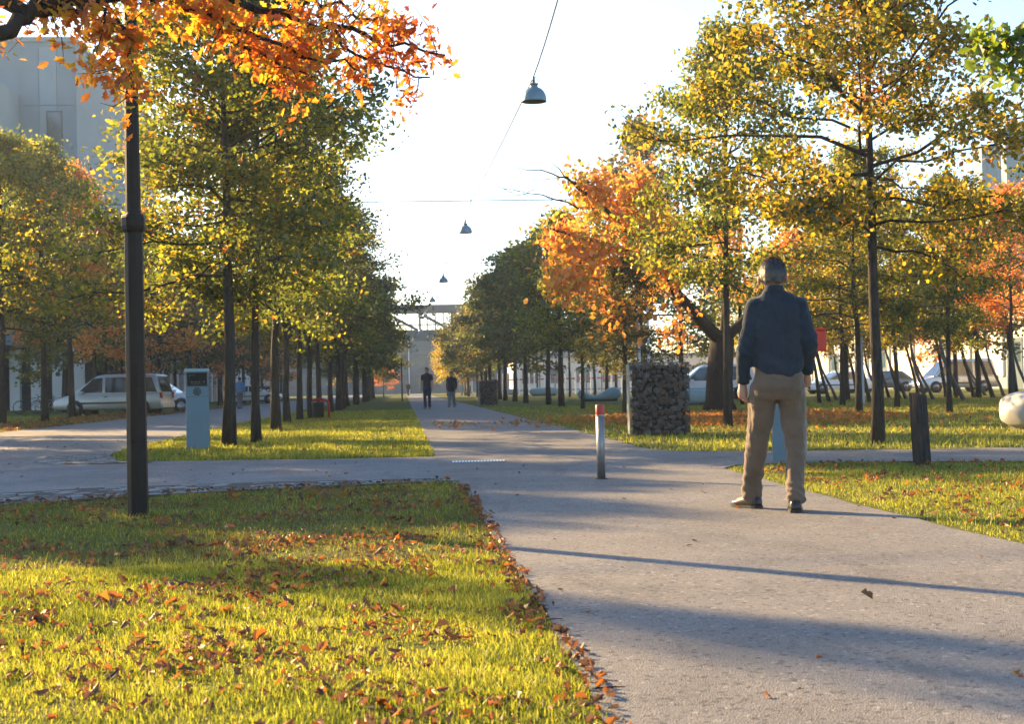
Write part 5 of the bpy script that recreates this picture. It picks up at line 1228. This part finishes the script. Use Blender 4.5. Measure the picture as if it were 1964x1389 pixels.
        if detail:
            sl = MB(); vs2 = [p + np.array([0, 0, 0]) for p in vs_]
            ring = []
            for i, (u, hw, zl, zh) in enumerate(prof):
                for sg in (-1, 1): ring.append((i, sg, np.array([an[0], an[1], zf]) + d * u * 1.03 + sd * sg * (hw + .004) + np.array([0, 0, fl * max(0, (.1 - u)) / .2])))
            L_ = [q[2] for q in ring if q[1] < 0] + [q[2] for q in ring if q[1] > 0][::-1]; m_ = len(L_)
            sl.add([p + np.array([0, 0, -.002]) for p in L_] + [p + np.array([0, 0, .017]) for p in L_], [tuple(range(m_ - 1, -1, -1)), tuple(range(m_, 2 * m_))] + [(i, (i + 1) % m_, m_ + (i + 1) % m_, m_ + i) for i in range(m_)])
            sl.build('sole', M['black'], so)
    # hair
    h_ = MB(); ellip(h_, hc + [0, -.014, .030], (.089, .102, .100), 20, 14)
    if hair_len: limb(h_, [hc + [0, -.05, 0], hc + [0, -.06, -.08], hc + [0, -.05, -.08 - hair_len]], [.075, .07, .045])
    if detail: limb(h_, [hc + [-.04, -.062, -.015], hc + [.04, -.062, -.015]], [.034, .034])
    def hf(co, no):
        for i in range(len(co)):
            q = Vector(co[i]); co[i] += no[i] * (.004 * mnoise.noise(q * 22) + .003 * mnoise.noise(Vector((q.x * 120, q.y * 120, q.z * 14))))
        return co
    ho = link('hair', skin_mesh(h_, voxel * .6, 2, hf if detail else None), t); ho.data.materials.append(M[mats['hair']])
    if detail:
        nv = len(ho.data.vertices); co = np.empty(nv * 3, np.float32); ho.data.vertices.foreach_get('co', co); no = np.empty(nv * 3, np.float32); ho.data.vertices.foreach_get('normal', no)
        r_ = np.random.default_rng(5); ii = r_.integers(0, nv, 16000); c = co.reshape(-1, 3)[ii] + r_.normal(0, .002, (16000, 3)); nn = no.reshape(-1, 3)[ii]
        dn = np.array([0, -.25, -1.0]) + r_.normal(0, .35, (16000, 3)); dn = unit(dn - nn * (dn * nn).sum(1, keepdims=True)); sd = np.cross(dn, nn)
        ln = r_.uniform(.012, .03, (16000, 1)); w_ = .0011
        V = np.stack([c - sd * w_, c + sd * w_, c + dn * ln + nn * ln * r_.uniform(.05, .4, (16000, 1))], 1)
        sidegrey = np.clip(np.abs(c[:, 0] - hc[0]) / .085, 0, 1) ** 2
        me = np_mesh('hair_strands', V.reshape(-1, 3), [np.arange(48000).reshape(-1, 3)], M['hair_strand'], {'rnd': np.clip(r_.normal(.3, .22, 16000) + .45 * sidegrey, 0, 1)})
        so_ = link('hair_strands', me, ho); so_['kind'] = 'stuff'
    return t

def fabric(name, c, rough=.9, sheen=.3, scale=180):
    m, tr, out = nodes(name); p = N(tr, 'ShaderNodeBsdfPrincipled', Roughness=rough); p.inputs['Sheen Weight'].default_value = sheen; p.inputs['Specular IOR Level'].default_value = .15
    tc = N(tr, 'ShaderNodeTexCoord'); n1 = N(tr, 'ShaderNodeTexNoise', Scale=5.0, Detail=6.0, Roughness=.7); n2 = N(tr, 'ShaderNodeTexNoise', Scale=float(scale), Detail=2.0)
    n3 = N(tr, 'ShaderNodeTexNoise', Scale=16.0, Detail=4.0, Distortion=1.2)
    mp = N(tr, 'ShaderNodeMapping'); mp.inputs['Scale'].default_value = (1, 1, .45); tr.links.new(tc.outputs['Object'], mp.inputs['Vector'])
    for n in (n1, n2): tr.links.new(tc.outputs['Object'], n.inputs['Vector'])
    tr.links.new(mp.outputs[0], n3.inputs['Vector'])
    rp = ramp(tr, [(.3, [x * .82 for x in c]), (.7, [x * 1.18 for x in c])], n1.outputs['Fac']); tr.links.new(rp.outputs[0], p.inputs['Base Color'])
    b1 = N(tr, 'ShaderNodeBump', Strength=.6, Distance=.016); b2 = N(tr, 'ShaderNodeBump', Strength=.25, Distance=.002)
    tr.links.new(n3.outputs['Fac'], b1.inputs['Height']); tr.links.new(n2.outputs['Fac'], b2.inputs['Height']); tr.links.new(b1.outputs[0], b2.inputs['Normal']); tr.links.new(b2.outputs[0], p.inputs['Normal'])
    tr.links.new(p.outputs[0], out.inputs['Surface']); return m
M['shirt_blue'] = fabric('dark_blue_shirt', (.024, .034, .047), sheen=.08); M['khaki'] = fabric('khaki_cotton', (.142, .098, .065))
M['shoe_dark'] = mat_basic('dark_shoe_leather', (.022, .015, .012), .35); M['skin'] = mat_basic('skin', (.40, .21, .14), .55, 0, .08, 12)
M['hair_grey'] = mat_basic('grey_hair', (.055, .045, .039), .7, 0, .5, 45, .6, 120); M['hair_strand'] = mat_leaf('hair_strand', [(0, (.03, .022, .018)), (.5, (.09, .075, .065)), (1, (.32, .29, .26))], .15, 1.0, gloss=.12, jit=0.0); M['hair_dark'] = mat_basic('dark_hair', (.018, .013, .011), .6)
M['tee'] = fabric('dark_plum_tee', (.030, .022, .030)); M['jeans'] = fabric('dark_jeans', (.018, .028, .055)); M['jacket_dark'] = fabric('dark_jacket', (.014, .017, .024)); M['grey_trousers'] = fabric('grey_trousers', (.16, .16, .17))
M['shirt_sky'] = fabric('sky_blue_shirt', (.12, .24, .42)); M['charcoal'] = fabric('charcoal_cloth', (.02, .02, .024))

# the walking man, seen from behind; local x right, y away from the camera
px = lambda a, b, y=0.0: ((a - 1490) / 278 + (983 - b) / 278 * .021, y, (983 - b) / 278)
J = dict(head=px(1488, 533, .02), neck=px(1490, 556, .0), chest=px(1495, 634, -.01), pelvis=px(1497, 735, .0), shL=px(1455, 588), shR=px(1537, 588),
         elL=px(1436, 670, -.05), wrL=px(1431, 734, .02), elR=px(1557, 664, -.05), wrR=px(1554, 716, .07), hdL=(-.02, .05, -1), hdR=(0, .45, -1), pnL=(.9, .35, 0), pnR=(-.9, .35, 0),
         hpL=px(1472, 745), hpR=px(1522, 745), knL=px(1458, 862, .11), knR=px(1530, 862, .0), anL=px(1449, 949, .17), anR=px(1525, 955, -.17), toeL=(-.8, 1, 0), toeR=(.06, 1, 0), hemz=.06, legw=.97)
J['anL'] = (J['anL'][0], .20, .088); J['anR'] = (J['anR'][0], -.16, .088)
person('man walking away on the path in a dark blue shirt and khaki trousers', (2.53 + .0, 9.66, .009), R(-10), J, dict(skin='skin', top='shirt_blue', legs='khaki', shoe='shoe_dark', hair='hair_grey'), .010, True)
def walker(h=1.76, stride=.2, swing=.12, wid=1.0):
    k = h / 1.76
    Jd = dict(head=(0, .02, 1.64), neck=(0, 0, 1.50), chest=(0, 0, 1.27), pelvis=(0, 0, .93), shL=(-.18, 0, 1.42), shR=(.18, 0, 1.42), elL=(-.24, -.03 + swing * .5, 1.14), wrL=(-.25, .05 + swing, .90), elR=(.24, -.03 - swing * .5, 1.14), wrR=(.25, .05 - swing, .90),
              hpL=(-.09, 0, .88), hpR=(.09, 0, .88), knL=(-.09, .06 - stride * .3, .47), knR=(.09, .06 + stride * .4, .47), anL=(-.085, -stride, .088), anR=(.085, stride, .088), toeL=(-.1, 1, 0), toeR=(.1, 1, 0), hemz=.02)
    return {a: (tuple(np.array(v) * k) if not np.isscalar(v) else v) for a, v in Jd.items()}
p = G(820, 785); person('man in dark T-shirt and jeans walking towards the camera', (p[0], p[1], .009), R(172), walker(1.80, .12, .06), dict(skin='skin', top='tee', legs='jeans', shoe='shoe_dark', hair='hair_dark'), .02, sleeve='short')
p = G(867, 782); person('woman in dark jacket and pale trousers walking beside the man in jeans', (p[0], p[1], .009), R(165), walker(1.62, .2, .16), dict(skin='skin', top='jacket_dark', legs='grey_trousers', shoe='shoe_dark', hair='hair_dark'), .02, hair_len=.1, coat=.16, bulk=1.15)
p = G(783, 760); person('tiny distant pedestrian in dark clothes at the end of the path', (p[0], 175, .009), R(10), walker(1.72, .15), dict(skin='skin', top='charcoal', legs='jeans', shoe='shoe_dark', hair='hair_dark'), .03, coat=.12, bulk=1.1)
p = G(456, 785); person('pedestrian in light blue shirt on the road behind the oak trunks', (p[0], 78, .004), R(15), walker(1.72, .14), dict(skin='skin', top='shirt_sky', legs='grey_trousers', shoe='shoe_dark', hair='hair_dark'), .025)
p = G(421, 790); person('pedestrian in charcoal clothes half hidden behind the first oak trunk', (p[0], 72, .004), R(-160), walker(1.75, .14), dict(skin='skin', top='charcoal', legs='charcoal', shoe='shoe_dark', hair='hair_dark'), .025)
# ================================================================== light autumn haze
hz_m, hz_t, hz_o = nodes('haze_air')
pv_ = N(hz_t, 'ShaderNodeVolumePrincipled'); pv_.inputs['Color'].default_value = (0.72, 0.86, 1.0, 1); pv_.inputs['Density'].default_value = 0.0005; pv_.inputs['Anisotropy'].default_value = 0.35
hz_t.links.new(pv_.outputs[0], hz_o.inputs['Volume'])
hz = MB().box(-140, 140, -40, 330, -1, 42).build('haze', hz_m); tag(hz, 'thin pale autumn haze filling the avenue', 'haze', kind='stuff')
